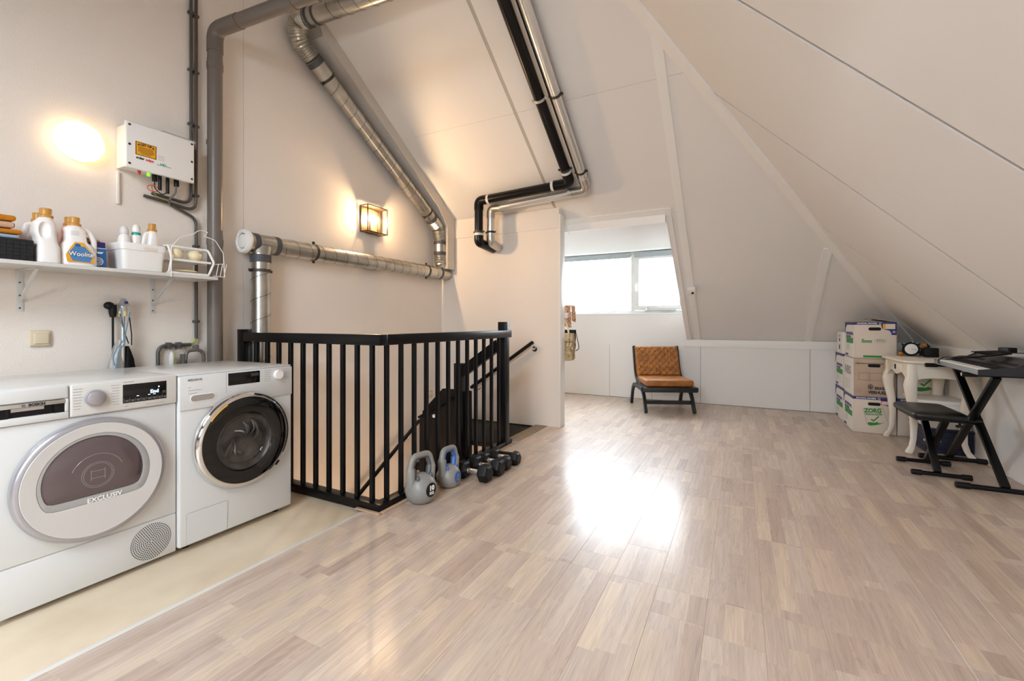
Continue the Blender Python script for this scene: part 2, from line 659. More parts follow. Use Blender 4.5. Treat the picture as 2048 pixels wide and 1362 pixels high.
# --- left wall (two plastered leaves meeting at a crack) and stairwell walls
wl = MB().box(WX - 0.1, YB, -0.05, WX, 1.972, 4.6)
wl = struct(wl.obj('wall_left', M_STUCCO, smooth=0))
struct(MB().box(WX - 0.1, 1.975, -2.75, WX, YK, 4.4).obj('wall_left', M_WALL, smooth=0))
struct(MB().prism([(WX, 4.375, -2.75), (-1.69, 4.375, -2.75), (-1.69, 4.375, zA(4.375)), (WX, 4.375, zA(4.375))], (0, 0.1, 0)).obj('wall_stairwell', M_WALL, smooth=0))
w = struct(MB().box(WX, 1.86, -2.75, -1.80, 1.93, -0.06).box(-1.92, 1.93, -2.75, -1.80, 4.375, -0.06).obj('wall_stairwell', M_WALL, smooth=0))
struct(MB().box(WX - 0.1, 1.9, -2.85, -1.6, 4.5, -2.75).obj('floor_below', M_BOARD, smooth=0))
struct(MB().rbox(-1.693, 4.360, 0.002, -1.676, 4.49, 2.235, 0.002).obj('trim_3', M_TRIM))
struct(MB().rbox(WX, 4.362, 2.09, -1.694, 4.374, 2.300, 0.002).obj('trim_4', M_WALL))
# --- far knee wall with panels
wb = struct(MB().box(WX, YK + 0.012, -0.05, BX + 0.1, YK + 0.1, 0.875).obj('wall_back', M_JOINT, smooth=0))
for a, b in ((WX, -1.742), (-1.738, -1.132), (-1.128, -0.492), (-0.488, 0.754), (0.758, BX + 0.04)):
    MB().rbox(a, YK, 0.004, b, YK + 0.012, 0.775, 0.0015, 1).obj('panel', M_BOARD, wb)
struct(MB().rbox(-0.695, YK - 0.014, 0.768, BX + 0.03, YK + 0.002, 0.868, 0.002).obj('trim_5', M_TRIM))
struct(MB().box(-2.82, YK + 0.0, 0.775, -0.697, YK + 0.10, 1.235).box(-0.697, YK + 0.001, 0.868, -0.645, YK + 0.10, 1.235).obj('wall_back', M_BOARD, smooth=0))
struct(MB().box(-0.66, YK + 0.013, 0.875, BX + 0.2, YK + 0.1, 1.05).obj('wall_back', M_BOARD, smooth=0))
# --- right knee wall
struct(MB().box(BX, YB, -0.05, BX + 0.1, YK + 0.1, 0.875).box(BX + 0.06, YB, 0.87, BX + 0.16, YK + 0.1, 1.0).obj('wall_right', M_BOARD, smooth=0))
struct(MB().rbox(BX - 0.012, YB, 0.001, BX, 5.5, 0.016, 0.003).obj('baseboard_right', M_TRIM))
struct(MB().rbox(BX - 0.013, YB, 0.775, BX, YK, 0.868, 0.002).obj('trim_6', M_TRIM))
# --- wall behind the viewer
struct(MB().box(WX - 0.1, YB - 0.1, -0.05, BX + 0.1, YB, 1.05).obj('wall_rear', M_BOARD, smooth=0))


# --- sloping ceilings
def xh(y):
    return xB(zA(y))


ceil = MB()
T2 = 0.018
dm0, dm1, dmy = -2.8, -0.66, 4.573


def A(x, y, o=0.0):
    return Vector((x, y, zA(y) + o))


for pl in (((WX, YR), (xh(YR), YR), (xh(dmy), dmy), (WX, dmy)), ((WX, dmy), (dm0, dmy), (dm0, YK), (WX, YK)), ((dm1, dmy), (xh(dmy), dmy), (XK, YK), (dm1, YK))):
    ceil.prism([A(x, y, T2) for x, y in pl], (0, 0, 0.08))
yb = lambda y: 2 * YR - y
(ra0, ra1, ra2, ra3), (rb0, rb1, rb2, rb3) = FILL_ROOFWIN
for (x0, x1, y0, y1) in ((WX, 9, ra3, YR), (WX, ra0, ra2, ra3), (ra1, 9, ra2, ra3), (WX, 9, rb3, ra2), (WX, rb0, rb2, rb3), (rb1, 9, rb2, rb3), (WX, 9, YB, rb2)):
    ceil.prism([A(x0, y0), A(min(x1, xh(yb(y0))), y0), A(min(x1, xh(yb(y1))), y1), A(x0, y1)], (0, 0, 0.10))
# right slope backing
ceil.prism([(xB(0.86) + T2, YB - 0.02, 0.86), (xB(0.86) + T2, YK + 0.02, 0.86), (xB(ZR) + T2, YR, ZR)], (0.08, 0, 0.08))
ce = struct(ceil.obj('ceiling', M_JOINT, smooth=0))


def pan(pts):
    g = 0.0009
    c = sum(pts, Vector()) / len(pts)
    return [p + (c - p).normalized() * g * 1.4 for p in pts]


def panel(pts, t=0.012):
    nrm = (pts[1] - pts[0]).cross(pts[2] - pts[0]).normalized()
    if nrm.z < 0:
        nrm = -nrm
    MB().prism(pan(pts), nrm * t).obj('panel', M_BOARD, ce, smooth=0)


ys = 3.45
cols = [WX, -1.742, -0.525, 0.735]
for i, x0 in enumerate(cols):
    gx = 0.013 if i == 1 else 0.0
    x0 = x0 + gx
    x1 = cols[i + 1] - (0.013 if i == 0 else 0.0) if i < 3 else 9
    for y0, y1 in ((YR, ys), (ys, YK)):
        # clip the strip against the hip line x = xh(y), with xh rising with y
        if y1 == YK and x0 < dm1:
            if i == 0:
                panel([A(x0, y0), A(x1, y0), A(x1, dmy), A(x0, dmy)])
                panel([A(x0, dmy), A(dm0, dmy), A(dm0, YK), A(x0, YK)])
            else:
                panel([A(x0, y0), A(x1, y0), A(x1, dmy), A(x0, dmy)])
                panel([A(dm1, dmy), A(x1, dmy), A(x1, YK), A(dm1, YK)])
            continue
        yx = lambda x: YK - (XK - x) / PA
        pts = []
        if xh(y0) > x0:
            pts += [A(x0, y0)]
            if xh(y0) >= x1:
                pts += [A(x1, y0)]
            else:
                pts += [A(xh(y0), y0)]
                if xh(y1) > x1:
                    pts += [A(x1, yx(x1))]
        elif xh(y1) > x0:
            pts += [A(x0, yx(x0))]
            if xh(y1) > x1:
                pts += [A(x1, yx(x1))]
        else:
            continue
        pts += [A(min(x1, xh(y1)), y1), A(x0, y1)]
        panel(pts)


def Bp(y, z):
    return Vector((xB(z), y, z))


def zh(y):
    return zA(y) if y >= YR else ZR - PA * (YR - y)


jy = [6.02 - 1.2225 * k for k in range(8)]
jy = [YK] + jy
for a, b in zip(jy, jy[1:]):
    y1, y0 = a - 0.013, b + 0.013
    if y1 <= YR or y0 >= YR:
        pts = [Bp(y0, ZK), Bp(y1, ZK), Bp(y1, max(zh(y1), ZK + 0.001)), Bp(y0, zh(y0))]
    else:
        pts = [Bp(y0, ZK), Bp(y1, ZK), Bp(y1, zh(y1)), Bp(YR, ZR), Bp(y0, zh(y0))]
    c = sum(pts, Vector()) / len(pts)
    MB().prism(pts, Vector((1, 0, 1)).normalized() * 0.012).obj('panel', M_BOARD, ce, smooth=0)

# battens, hip board, beam box
n_t = [6]


def trim(mb, m=M_TRIM, smooth=30):
    n_t[0] += 1
    return struct(mb.obj('trim_%d' % n_t[0], m, smooth=smooth))


trim(MB().prism([A(-1.7535, YR + 0.02, 0.001), A(-1.7305, YR + 0.02, 0.001), A(-1.7305, dmy - 0.02, 0.001), A(-1.7535, dmy - 0.02, 0.001)], (0, 0, 0.012)), mat('grey_joint_strip', '#b9b4ac', 0.6))
nA = Vector((0, -PA, -1)).normalized()          # into the room from slope A
for x, w in ((-0.522, 0.072), (0.735, 0.072)):
    yt = YK - (XK - x - 0.06) / PA
    mb = MB()
    mb.prism([A(x - w / 2, yt - 0.05 if x < 0 else yt, -0.0005), A(x + w / 2, yt, -0.0005), A(x + w / 2, YK - 0.015, -0.0005), A(x - w / 2, YK - 0.015, -0.0005)], nA * 0.013)
    trim(mb)
hip0, hip1 = Vector((xh(1.55), 1.55, zA(1.55))), Vector((xh(6.50), 6.50, zA(6.50)))
ea, eb = Vector((-0.058, 0, 0)), Vector((0, -0.092, 0))
trim(MB().loft([[hip0 + ea, hip0 + Vector((-0.004, -0.004, 0)), hip0 + eb, hip0 + eb + Vector((-0.012, 0.004, -0.012)), hip0 + ea + nA * 0.014],
                [hip1 + ea, hip1 + Vector((-0.004, -0.004, 0)), hip1 + eb, hip1 + eb + Vector((-0.012, 0.004, -0.012)), hip1 + ea + nA * 0.014]]))
# dormer: reveal frame around the opening, ceiling, cheeks
th = 0.13
tb = MB()
tb.prism([A(dm1 - 0.002, dmy - 0.05, -0.001), A(dm1 + 0.055, dmy - 0.05, -0.001), A(dm1 + 0.055, YK - 0.015, -0.001), A(dm1 - 0.002, YK - 0.015, -0.001)], nA * 0.016)
trim(tb)
trim(MB().prism([A(-1.74, dmy - 0.055, -0.001), A(dm1 - 0.003, dmy - 0.055, -0.001), A(dm1 - 0.003, dmy + 0.02, -0.001), A(-1.74, dmy + 0.02, -0.001)], nA * 0.016))
trim(MB().box(-2.8, dmy - 0.004, 2.085, dm1, dmy + 0.024, 2.21))
trim(MB().prism([(-1.694, 4.49, 2.205), (-1.694, 4.36, 2.30), (-1.694, 4.66, 2.07)], (0.016, 0, 0)))
struct(MB().box(dm0, dmy + 0.0, 2.13, dm1, 6.75, 2.19).box(dm0, dmy, 2.10, dm1, dmy + 0.02, 2.18).obj('ceiling_dormer', M_BOARD, smooth=0))
struct(MB().prism([(dm1, dmy, 2.15), (dm1, YK + 0.1, 2.15), (dm1, YK + 0.1, 0.86), (dm1, YK, 0.86)], (0.012, 0, 0)).obj('wall_dormer', M_BOARD, smooth=0))
struct(MB().prism([(dm0, dmy, 2.15), (dm0, YK + 0.1, 2.15), (dm0, YK + 0.1, 0.86), (dm0, YK, 0.86)], (-0.012, 0, 0)).obj('wall_dormer', M_BOARD, smooth=0))

# --- dormer window
wy = 6.60
win = struct(MB().rbox(dm0, wy, 1.235, dm1, wy + 0.09, 1.275, 0.003).rbox(dm0, wy, 2.07, dm1, wy + 0.09, 2.13, 0.003)
             .rbox(dm0, wy, 1.275, dm0 + 0.05, wy + 0.09, 2.07, 0.003).rbox(dm1 - 0.045, wy, 1.275, dm1, wy + 0.09, 2.07, 0.003)
             .rbox(-1.435, wy - 0.005, 1.272, -1.385, wy + 0.088, 2.08, 0.004).obj('window_1', M_PVCF))
MB().rbox(-1.384, wy - 0.02, 1.277, -0.705, wy + 0.05, 1.345, 0.004).rbox(-1.384, wy - 0.02, 2.02, -0.705, wy + 0.05, 2.068, 0.004).rbox(-1.384, wy - 0.02, 1.345, -1.318, wy + 0.05, 2.02, 0.004).rbox(-0.765, wy - 0.02, 1.345, -0.705, wy + 0.05, 2.02, 0.004).obj('sash', M_PVCF, win)
MB().box(-1.318, wy + 0.012, 1.345, -0.765, wy + 0.02, 2.02).obj('pane', M_CLEAR, win, smooth=0)
MB().box(dm0 + 0.05, wy + 0.03, 1.275, -1.435, wy + 0.038, 2.07).obj('pane', M_CLEAR, win, smooth=0)
MB().rbox(-1.382, wy - 0.045, 2.045, -0.71, wy - 0.021, 2.12, 0.004).obj('blind_cassette', M_BLIND, win)
MB().rbox(dm0 + 0.06, wy - 0.03, 2.045, -1.438, wy - 0.004, 2.12, 0.004).obj('blind_cassette', M_BLIND, win)
MB().rbox(-1.368, wy - 0.034, 1.60, -1.338, wy - 0.02, 1.67, 0.003).tube([(-1.353, wy - 0.036, 1.65), (-1.353, wy - 0.06, 1.65), (-1.347, wy - 0.062, 1.60), (-1.345, wy - 0.06, 1.55)], 0.008, 8).obj('window_handle', M_WPL, win)
MB().rbox(-1.235, wy - 0.045, 1.262, -1.195, wy - 0.022, 1.315, 0.003).cyl((-1.21, wy - 0.05, 1.272), (-0.80, wy - 0.05, 1.276), 0.006, n=8).rbox(-1.0, wy - 0.055, 1.264, -0.93, wy - 0.022, 1.285, 0.002).rbox(-0.91, wy - 0.055, 1.264, -0.83, wy - 0.022, 1.285, 0.002).obj('stay_bar', M_STEEL, win)
struct(MB().rbox(dm0, wy - 0.05, 1.215, dm1, wy + 0.005, 1.236, 0.003).obj('window_sill', M_PVCF))
# --- invented roof windows behind the viewer, letting in fill daylight
ang = math.atan(PA)
for k_, (q0, q1, q2, q3) in enumerate(FILL_ROOFWIN):
    rw = MB()
    for (x0, x1, y0, y1) in ((q0, q1, q2, q2 + 0.06), (q0, q1, q3 - 0.06, q3), (q0, q0 + 0.06, q2 + 0.06, q3 - 0.06), (q1 - 0.06, q1, q2 + 0.06, q3 - 0.06)):
        rw.prism([A(x0, y0), A(x1, y0), A(x1, y1), A(x0, y1)], (0, 0, 0.10))
    rw = struct(rw.obj('window_%d' % (k_ + 2), M_PVCF, smooth=0))  # out-of-view window, added only to brighten the room
    MB().prism([A(q0 + 0.06, q2 + 0.06, 0.05), A(q1 - 0.06, q2 + 0.06, 0.05), A(q1 - 0.06, q3 - 0.06, 0.05), A(q0 + 0.06, q3 - 0.06, 0.05)], (0, 0, 0.008)).obj('pane', M_CLEAR, rw, smooth=0)
    portal('fill_window_portal', ((q0 + q1) / 2, (q2 + q3) / 2 - 0.08, zA((q2 + q3) / 2) + 0.13), (ang, 0, 0), q1 - q0, (q3 - q2) / math.cos(ang))
# white-grey beam box along the slope on the left wall
bx0, bx1 = WX + 0.002, -3.005
pb = [(2.44, zA(2.44) - 0.003), (4.10, zA(4.10) - 0.003), (4.355, zA(4.355) - 0.003), (4.355, 1.72), (4.22, 1.72), (4.22, zA(4.355) - 0.12), (4.05, zA(4.05) - 0.13), (2.50, zA(2.50) - 0.13)]
trim(MB().prism([(bx0, y, z) for y, z in pb], (bx1 - bx0, 0, 0)), M_BEAM)
# door frame / alarm sensor on the slope
al = A(-0.512, 5.60) + nA * 0.014
t = thing('motion_sensor', 'small white box sensor with dark lens on the sloping ceiling batten', 'sensor', al)
e1, e2 = Vector((1, 0, 0)), Vector((0, -1, PA)).normalized()
mS = Matrix((e1, e2, e1.cross(e2) if e1.cross(e2).dot(nA) > 0 else -e1.cross(e2))).transposed().to_4x4()
mS.translation = al
MB().rbox(-0.045, -0.05, 0.001, 0.045, 0.05, 0.05, 0.006, 2, mS).obj('housing', M_WPL, t)
MB().cyl(mS @ Vector((0.012, -0.002, 0.05)), mS @ Vector((0.012, -0.002, 0.058)), 0.014).obj('lens', M_SCREEN, t)

# ================================================================== pipes and ducts on the left wall
# grey soil pipe
t = thing('soil_pipe', 'thick grey plastic pipe rising up the left wall and turning overhead', 'pipe', (-3.12, 1.733, 0))
dd = Vector((0.996, 0.084, 0.0))
P0 = Vector((-3.12, 1.733, 3.05))
path = fillet([(-3.12, 1.733, -0.01), P0, P0 + dd * 1.55, P0 + dd * 1.55 + Vector((0, 0, 1.0))], [0.085, 0.085], 8)
MB().tube(path, 0.044, 20).obj('pipe', M_PVC, t)
el = MB().tube(fillet([(-3.12, 1.733, 2.90), P0, P0 + dd * 0.24], 0.085, 8), 0.048, 20)
el.obj('elbow', M_PVC, t)
for z in (2.79, 1.62):
    MB().tube([(-3.12, 1.733, z), (-3.12, 1.733, z + 0.035), (-3.12, 1.733, z + 0.036), (-3.12, 1.733, z + 0.06)], [0.0485, 0.0485, 0.0455, 0.0455], 20).tube([(-3.12, 1.733, z - 0.012), (-3.12, 1.733, z)], [0.0465, 0.0465], 20).obj('coupling', M_PVC, t)
for d in (0.62, 0.80):
    MB().cyl(P0 + dd * d, P0 + dd * (d + 0.10), 0.048, n=20).obj('coupling', M_PVC, t)
MB().box(-3.198, 1.72, 2.30, -3.16, 1.77, 2.33).obj('pipe_bracket', M_SEAM, t)


def spiral(mb, p0, p1, r, pitch, rad=0.0022, n=18, ph=0.0):
    p0, p1 = Vector(p0), Vector(p1)
    d = p1 - p0
    ln = d.length
    d.normalize()
    u = d.orthogonal().normalized()
    v = d.cross(u)
    k = int(ln / pitch * n)
    pts = [p0 + d * (ln * i / k) + (u * math.cos(ph + 2 * math.pi * i / n) + v * math.sin(ph + 2 * math.pi * i / n)) * r for i in range(k + 1)]
    mb.tube(pts, rad, 4)
    return mb


def band(a, b, r, m, parent, name='tape_band', n=20):
    return MB().cyl(a, b, r, n=n).obj(name, m, parent)


def clamp(c, d, r, m, parent, wdir=None, name='pipe_clamp', w=0.022):
    c, d = Vector(c), Vector(d).normalized()
    mb = MB().cyl(c - d * w / 2, c + d * w / 2, r + 0.003, n=20)
    if wdir is not None:
        wd_ = Vector(wdir).normalized()
        s_ = d.cross(wd_).normalized()
        for q in (-1, 1):
            mb.bar(c + s_ * q * (r - 0.002), c + s_ * q * (r + 0.022), w * 0.9, 0.008, up=wd_)
            mb.cyl(c + s_ * q * (r + 0.014) - wd_ * 0.008, c + s_ * q * (r + 0.014) + wd_ * 0.012, 0.006, n=6)
    return mb.obj(name, m, parent)


# horizontal spiral duct with tee and valve
zH, xH, rH = 1.672, -3.105, 0.066
t = thing('ventilation_duct', 'galvanised spiral duct along the left wall with round white valve and downpipe', 'duct', (xH, 2.04, 0))
MB().cyl((xH, 1.93, zH), (xH, 4.36, zH), rH, n=24).obj('duct', M_GALV, t)
spiral(MB(), (xH, 2.20, zH), (xH, 4.36, zH), rH, 0.118, ph=1.0).obj('spiral_seam', M_SEAM, t)
MB().cyl((xH, 2.04, zH - 0.02), (xH, 2.04, -2.6), 0.0655, n=24).obj('downpipe', M_GALV, t)
spiral(MB(), (xH, 2.04, 1.50), (xH, 2.04, -0.2), 0.0655, 0.155, ph=2.0).obj('spiral_seam', M_SEAM, t)
MB().loft([[(xH + 0.068 * math.cos(a), 2.04 + 0.068 * math.sin(a), zH - 0.075) for a in [2 * math.pi * i / 24 for i in range(24)]],
           [(xH + 0.0705 * math.cos(a), 2.04 + 0.085 * math.sin(a), zH - 0.02) for a in [2 * math.pi * i / 24 for i in range(24)]]], False, False).cyl((xH, 1.985, zH), (xH, 2.13, zH), 0.0675, n=24).obj('tee', M_GALV, t)
band((xH, 1.968, zH), (xH, 2.005, zH), 0.0695, M_TAPE, t)
band((xH, 2.128, zH), (xH, 2.168, zH), 0.0695, M_TAPE, t)
band((xH, 2.04, 1.535), (xH, 2.04, 1.59), 0.0695, M_TAPE, t)
band((xH, 4.17, zH), (xH, 4.20, zH), 0.0685, M_TAPE, t)
clamp((xH, 2.04, 1.475), (0, 0, 1), 0.066, M_SEAM, t, (1, 0, 0))
clamp((xH, 2.49, zH), (0, 1, 0), rH, M_SEAM, t, (1, 0, 0))
clamp((xH, 3.95, zH), (0, 1, 0), rH, M_SEAM, t, (1, 0, 0))
vl = MB().lathe([(0.060, 0.02), (0.082, 0.02), (0.086, 0.012), (0.086, 0.0), (0.080, -0.012), (0.062, -0.016), (0.056, -0.010), (0.054, 0.012)], (xH, 1.915, zH), 'Y', 28).obj('valve_ring', M_WPL, t)
MB().lathe([(0.0545, 0.010), (0.0525, 0.012), (0.0525, 0.0125)], (xH, 1.915, zH), 'Y', 28).obj('valve_gap', M_DARK, vl)
MB().lathe([(0.006, 0.01), (0.0475, 0.008), (0.050, -0.002), (0.046, -0.010), (0.03, -0.014), (0.005, -0.0155)], (xH, 1.915, zH), 'Y', 28).obj('valve_disc', M_WPL, vl)

# inclined spiral duct under the slope, with flexible elbows
t = thing('inclined_duct', 'galvanised spiral duct climbing the left wall under the slope with ribbed elbows', 'duct', (-3.10, 3.3, 2.6))
a0, a1 = Vector((-3.105, 2.49, 3.245)), Vector((-3.10, 4.06, 2.255))
di = (a1 - a0).normalized()
MB().cyl(a0, a1, 0.066, n=24).obj('duct', M_GALV, t)
spiral(MB(), a0 + di * 0.22, a1 - di * 0.1, 0.066, 0.118).obj('spiral_seam', M_SEAM, t)


def flexpath(pts, r, parent, amp=0.0045, step=0.0045, name='flexible_elbow'):
    pp = resample(pts, step)
    rr = [r + amp * math.sin(i * 1.57) for i in range(len(pp))]
    return MB().tube(pp, rr, 20).obj(name, M_FLEX, parent, smooth=60)


top = Vector((-3.06, 2.33, 3.455))
flexpath(fillet([a0, a0 - di * 0.15, top + Vector((-0.03, -0.02, 0.0)), top + dd * 0.10], [0.10, 0.10], 10), 0.068, t)
MB().tube(fillet([top + dd * 0.09, top + dd * 1.5, top + dd * 1.5 + Vector((0, 0, 0.30))], 0.12, 8), 0.066, 24).obj('duct', M_GALV, t)
spiral(MB(), top + dd * 0.28, top + dd * 1.4, 0.066, 0.118).obj('spiral_seam', M_SEAM, t)
band(top + dd * 0.07, top + dd * 0.115, 0.0715, M_TAPE, t)
band(top + dd * 0.165, top + dd * 0.185, 0.0705, M_TAPE, t)
band(a0 + di * -0.015, a0 + di * 0.04, 0.0715, M_TAPE, t)
clamp(a0 + di * 0.16, di, 0.066, M_SEAM, t, (1, 0, 0))
clamp(a1 - di * 0.12, di, 0.066, M_SEAM, t, (1, 0, 0))
flexpath(fillet([a1 - di * 0.03, a1 + di * 0.12, (-3.10, 4.20, 2.03)], 0.08, 8), 0.067, t)
MB().cyl((-3.10, 4.20, 1.90), (-3.10, 4.20, 2.035), 0.066, n=24).obj('duct', M_GALV, t)
band((-3.10, 4.20, 2.0), (-3.10, 4.20, 2.04), 0.0715, M_TAPE, t)
band((-3.10, 4.20, 1.885), (-3.10, 4.20, 1.915), 0.0715, M_TAPE, t)
band(a1 - di * 0.05, a1 - di * 0.01, 0.0715, M_TAPE, t)
flexpath(fillet([(-3.10, 4.20, 1.90), (-3.10, 4.20, 1.75), (-3.085, 4.352, 1.79)], 0.12, 10), 0.066, t)

# black and silver flue pair
for kind in (0, 1):
    m = M_BLK if kind == 0 else M_ALU
    r = 0.045 if kind == 0 else 0.040
    x = -1.455 if kind == 0 else -1.315
    yl = 4.09 if kind == 0 else 4.18
    off = 0.075
    pt = Vector((x, 1.9, zA(1.9))) + nA * off
    pb_ = Vector((x, yl, zA(yl))) + nA * off
    xe = -2.50 if kind == 0 else -2.405
    zl = pb_.z - 0.01
    if kind:
        zl -= 0.02
    ye = yl + 0.01
    lo = 1.96 if kind == 0 else 1.965
    t = thing('flue_pipe', 'glossy black flue pipe down the slope, bending along the partition' if kind == 0 else 'shiny silver flue pipe right of the black one, bending along the partition', 'pipe', pb_)
    pts = [pt, pb_, (xe, ye - 0.02, zl - 0.02), (xe, ye - 0.02, lo), (xe + (0.02 if kind == 0 else 0.0), 4.352, lo - 0.03)]
    MB().tube(fillet(pts, [0.07, 0.07, 0.07], 7), r, 20).obj('pipe', m, t)
    dn = (pb_ - pt).normalized()
    MB().tube(fillet([pb_ - dn * 0.13, pb_, pb_ + Vector((-0.16, 0, -0.002))], 0.07, 7), r + 0.005, 20).obj('elbow', m if kind == 0 else M_FLEX, t)
    c2 = Vector(pts[2])
    MB().tube(fillet([c2 + Vector((0.11, 0, 0.002)), c2, c2 + Vector((0, 0, -0.10))], 0.07, 7), r + 0.005, 20).obj('elbow', m if kind == 0 else M_FLEX, t)
    c3 = Vector(pts[3])
    MB().tube(fillet([c3 + Vector((0, 0, 0.07)), c3, pts[4]], 0.07, 7), r + 0.005, 20).obj('elbow', m if kind == 0 else M_FLEX, t)
    cb = M_WPL2 if kind == 0 else M_STEEL
    band(pb_ - dn * 0.155, pb_ - dn * 0.13, r + 0.006, cb, t, 'sealing_ring')
    band(pb_ + Vector((-0.165, 0, 0)), pb_ + Vector((-0.19, 0, 0)), r + 0.006, cb, t, 'sealing_ring')
    band(c2 + Vector((0.11, 0, 0)), c2 + Vector((0.135, 0, 0.0)), r + 0.006, cb, t, 'sealing_ring')
    band(c3 + Vector((0, 0, 0.07)), c3 + Vector((0, 0, 0.095)), r + 0.006, cb, t, 'sealing_ring')
    clamp(pb_ - dn * (0.17 if kind == 0 else 0.22), dn, r, M_SEAM, t, nA)
    mid = A(x, 3.36) + nA * off
    clamp(mid, dn, r, M_STEEL if kind == 0 else M_SEAM, t, nA)
    clamp(c3 + Vector((0, 0, 0.11)), (0, 0, 1), r, M_SEAM, t, (0, 1, 0))
tag(MB().tube([A(-1.398, 2.0) + nA * 0.012, A(-1.388, 4.25) + nA * 0.012], 0.006, 6).obj('cable', M_DARK), 'thin dark cable running down the slope beside the silver flue', 'cable')

# conduits
t = thing('cable_conduit', 'thin grey conduit nearest the inverter, running up the left wall', 'conduit', (-3.175, 1.617, 2.0))
MB().tube(fillet([(-3.178, 1.617, 4.0), (-3.178, 1.617, 1.865), (-3.178, 1.40, 1.885)], 0.06, 8), 0.0095, 10).obj('tube', M_PVCD, t)
for z in (3.116, 2.744, 2.392):
    MB().rbox(-3.199, 1.603, z - 0.008, -3.165, 1.631, z + 0.008, 0.003).obj('saddle', M_PVCD, t)
t = thing('cable_conduit', 'thin grey conduit nearest the soil pipe, curving below the inverter', 'conduit', (-3.175, 1.648, 2.0))
MB().tube(fillet([(-3.178, 1.648, 4.0), (-3.178, 1.648, 1.83), (-3.178, 1.36, 1.86)], 0.06, 8), 0.0095, 10).obj('tube', M_PVCD, t)
for z in (3.108, 2.736, 2.384, 1.93):
    MB().rbox(-3.199, 1.635, z - 0.008, -3.165, 1.662, z + 0.008, 0.003).obj('saddle', M_PVCD, t)
t = thing('cable_conduit', 'grey conduit passing behind the shelf and bending to the left above the washer', 'conduit', (-3.175, 1.648, 1.3))
MB().tube(fillet([(-3.172, 1.50, 1.835), (-3.178, 1.648, 1.78), (-3.178, 1.648, 0.995)], 0.07, 8), 0.0095, 10).obj('tube', M_PVCD, t)
MB().tube([(-3.178, 1.648, 1.0), (-3.178, 1.643, 0.98), (-3.178, 1.630, 0.965), (-3.178, 1.612, 0.958)], 0.006, 8).obj('bare_wire', M_YGC, t)
MB().tube(fillet([(-3.178, 1.615, 0.957), (-3.178, 1.432, 0.957), (-3.178, 1.432, 0.55)], 0.05, 8), 0.0105, 10).obj('tube', M_PVCD, t)
for y in (1.49, 1.545):
    MB().rbox(-3.199, y - 0.011, 0.935, -3.16, y + 0.011, 0.975, 0.003).obj('saddle', M_PVCD, t)
for z in (1.826, 1.107):
    pass
for z in (1.60, 1.107):
    MB().rbox(-3.199, 1.633, z - 0.008, -3.165, 1.665, z + 0.008, 0.003).obj('saddle', M_PVCD, t)

# ================================================================== lamps and inverter
t = thing('wall_lamp', 'round opal glass lamp glowing warm on the left wall', 'lamp', (WX, 1.065, 2.07))
MB().lathe([(0.095, 0.001), (0.095, 0.02), (0.09, 0.024)], (WX, 1.065, 2.073), 'X', 40).obj('base', M_WPL, t)
MB().lathe([(0.094, 0.018), (0.103, 0.026), (0.1045, 0.042), (0.098, 0.058), (0.08, 0.072), (0.05, 0.081), (0.02, 0.084), (0.002, 0.0845)], (WX, 1.065, 2.073), 'X', 40).obj('shade', M_LAMPD, t)

t = thing('box_lantern', 'brass framed glass box lantern with lit bulbs on the left wall', 'lamp', (WX, 3.205, 2.08))
sy0, sy1, sz0, sz1, sx0, sx1 = 3.078, 3.334, 1.960, 2.206, -3.199, -3.098
MB().rbox(sx0, sy0 + 0.004, sz0 - 0.004, sx0 + 0.012, sy1 - 0.004, sz1 - 0.01, 0.002).obj('back_plate', M_BRASS, t)
MB().rbox(sx0 + 0.013, sy0 + 0.06, sz0, sx1 - 0.02, sy1 - 0.07, sz0 + 0.014, 0.002).obj('bottom_plate', M_BRASS, t)
q = 0.004
fr = MB()
for y in (sy0, sy1):
    for x in (sx0 + 0.016, sx1):
        fr.box(x - q, y - q, sz0 - q, x + q, y + q, sz1 + q)
    for z in (sz0, sz1):
        fr.box(sx0 + 0.016 + q, y - q, z - q, sx1 - q, y + q, z + q)
for z in (sz0, sz1):
    for x in (sx0 + 0.016, sx1):
        fr.box(x - q, sy0 + q, z - q, x + q, sy1 - q, z + q)
fr.obj('frame', M_BRONZE, t, smooth=0)
MB().box(sx0 + 0.02, sy0 + 0.005, sz1 - 0.002, sx1 - 0.005, sy1 - 0.005, sz1 + 0.002).obj('top_plate', M_BRONZE, t, smooth=0)
for y in (sy0, sy1):
    MB().box(sx0 + 0.021, y - 0.001, sz0 + 0.005, sx1 - 0.005, y + 0.001, sz1 - 0.005).obj('pane', M_CLEAR, t, smooth=0)
MB().box(sx1 - 0.001, sy0 + 0.005, sz0 + 0.005, sx1 + 0.001, sy1 - 0.005, sz1 - 0.005).obj('pane', M_CLEAR, t, smooth=0)
for y in (3.155, 3.245):
    b = MB().ball((-3.15, y, 2.095), 0.019, 16, 10, (1, 1, 1.5)).obj('bulb', M_BULB, t)
    MB().cyl((-3.15, y, 1.975), (-3.15, y, 2.068), 0.010, n=12).obj('bulb_socket', M_BRASS, b)

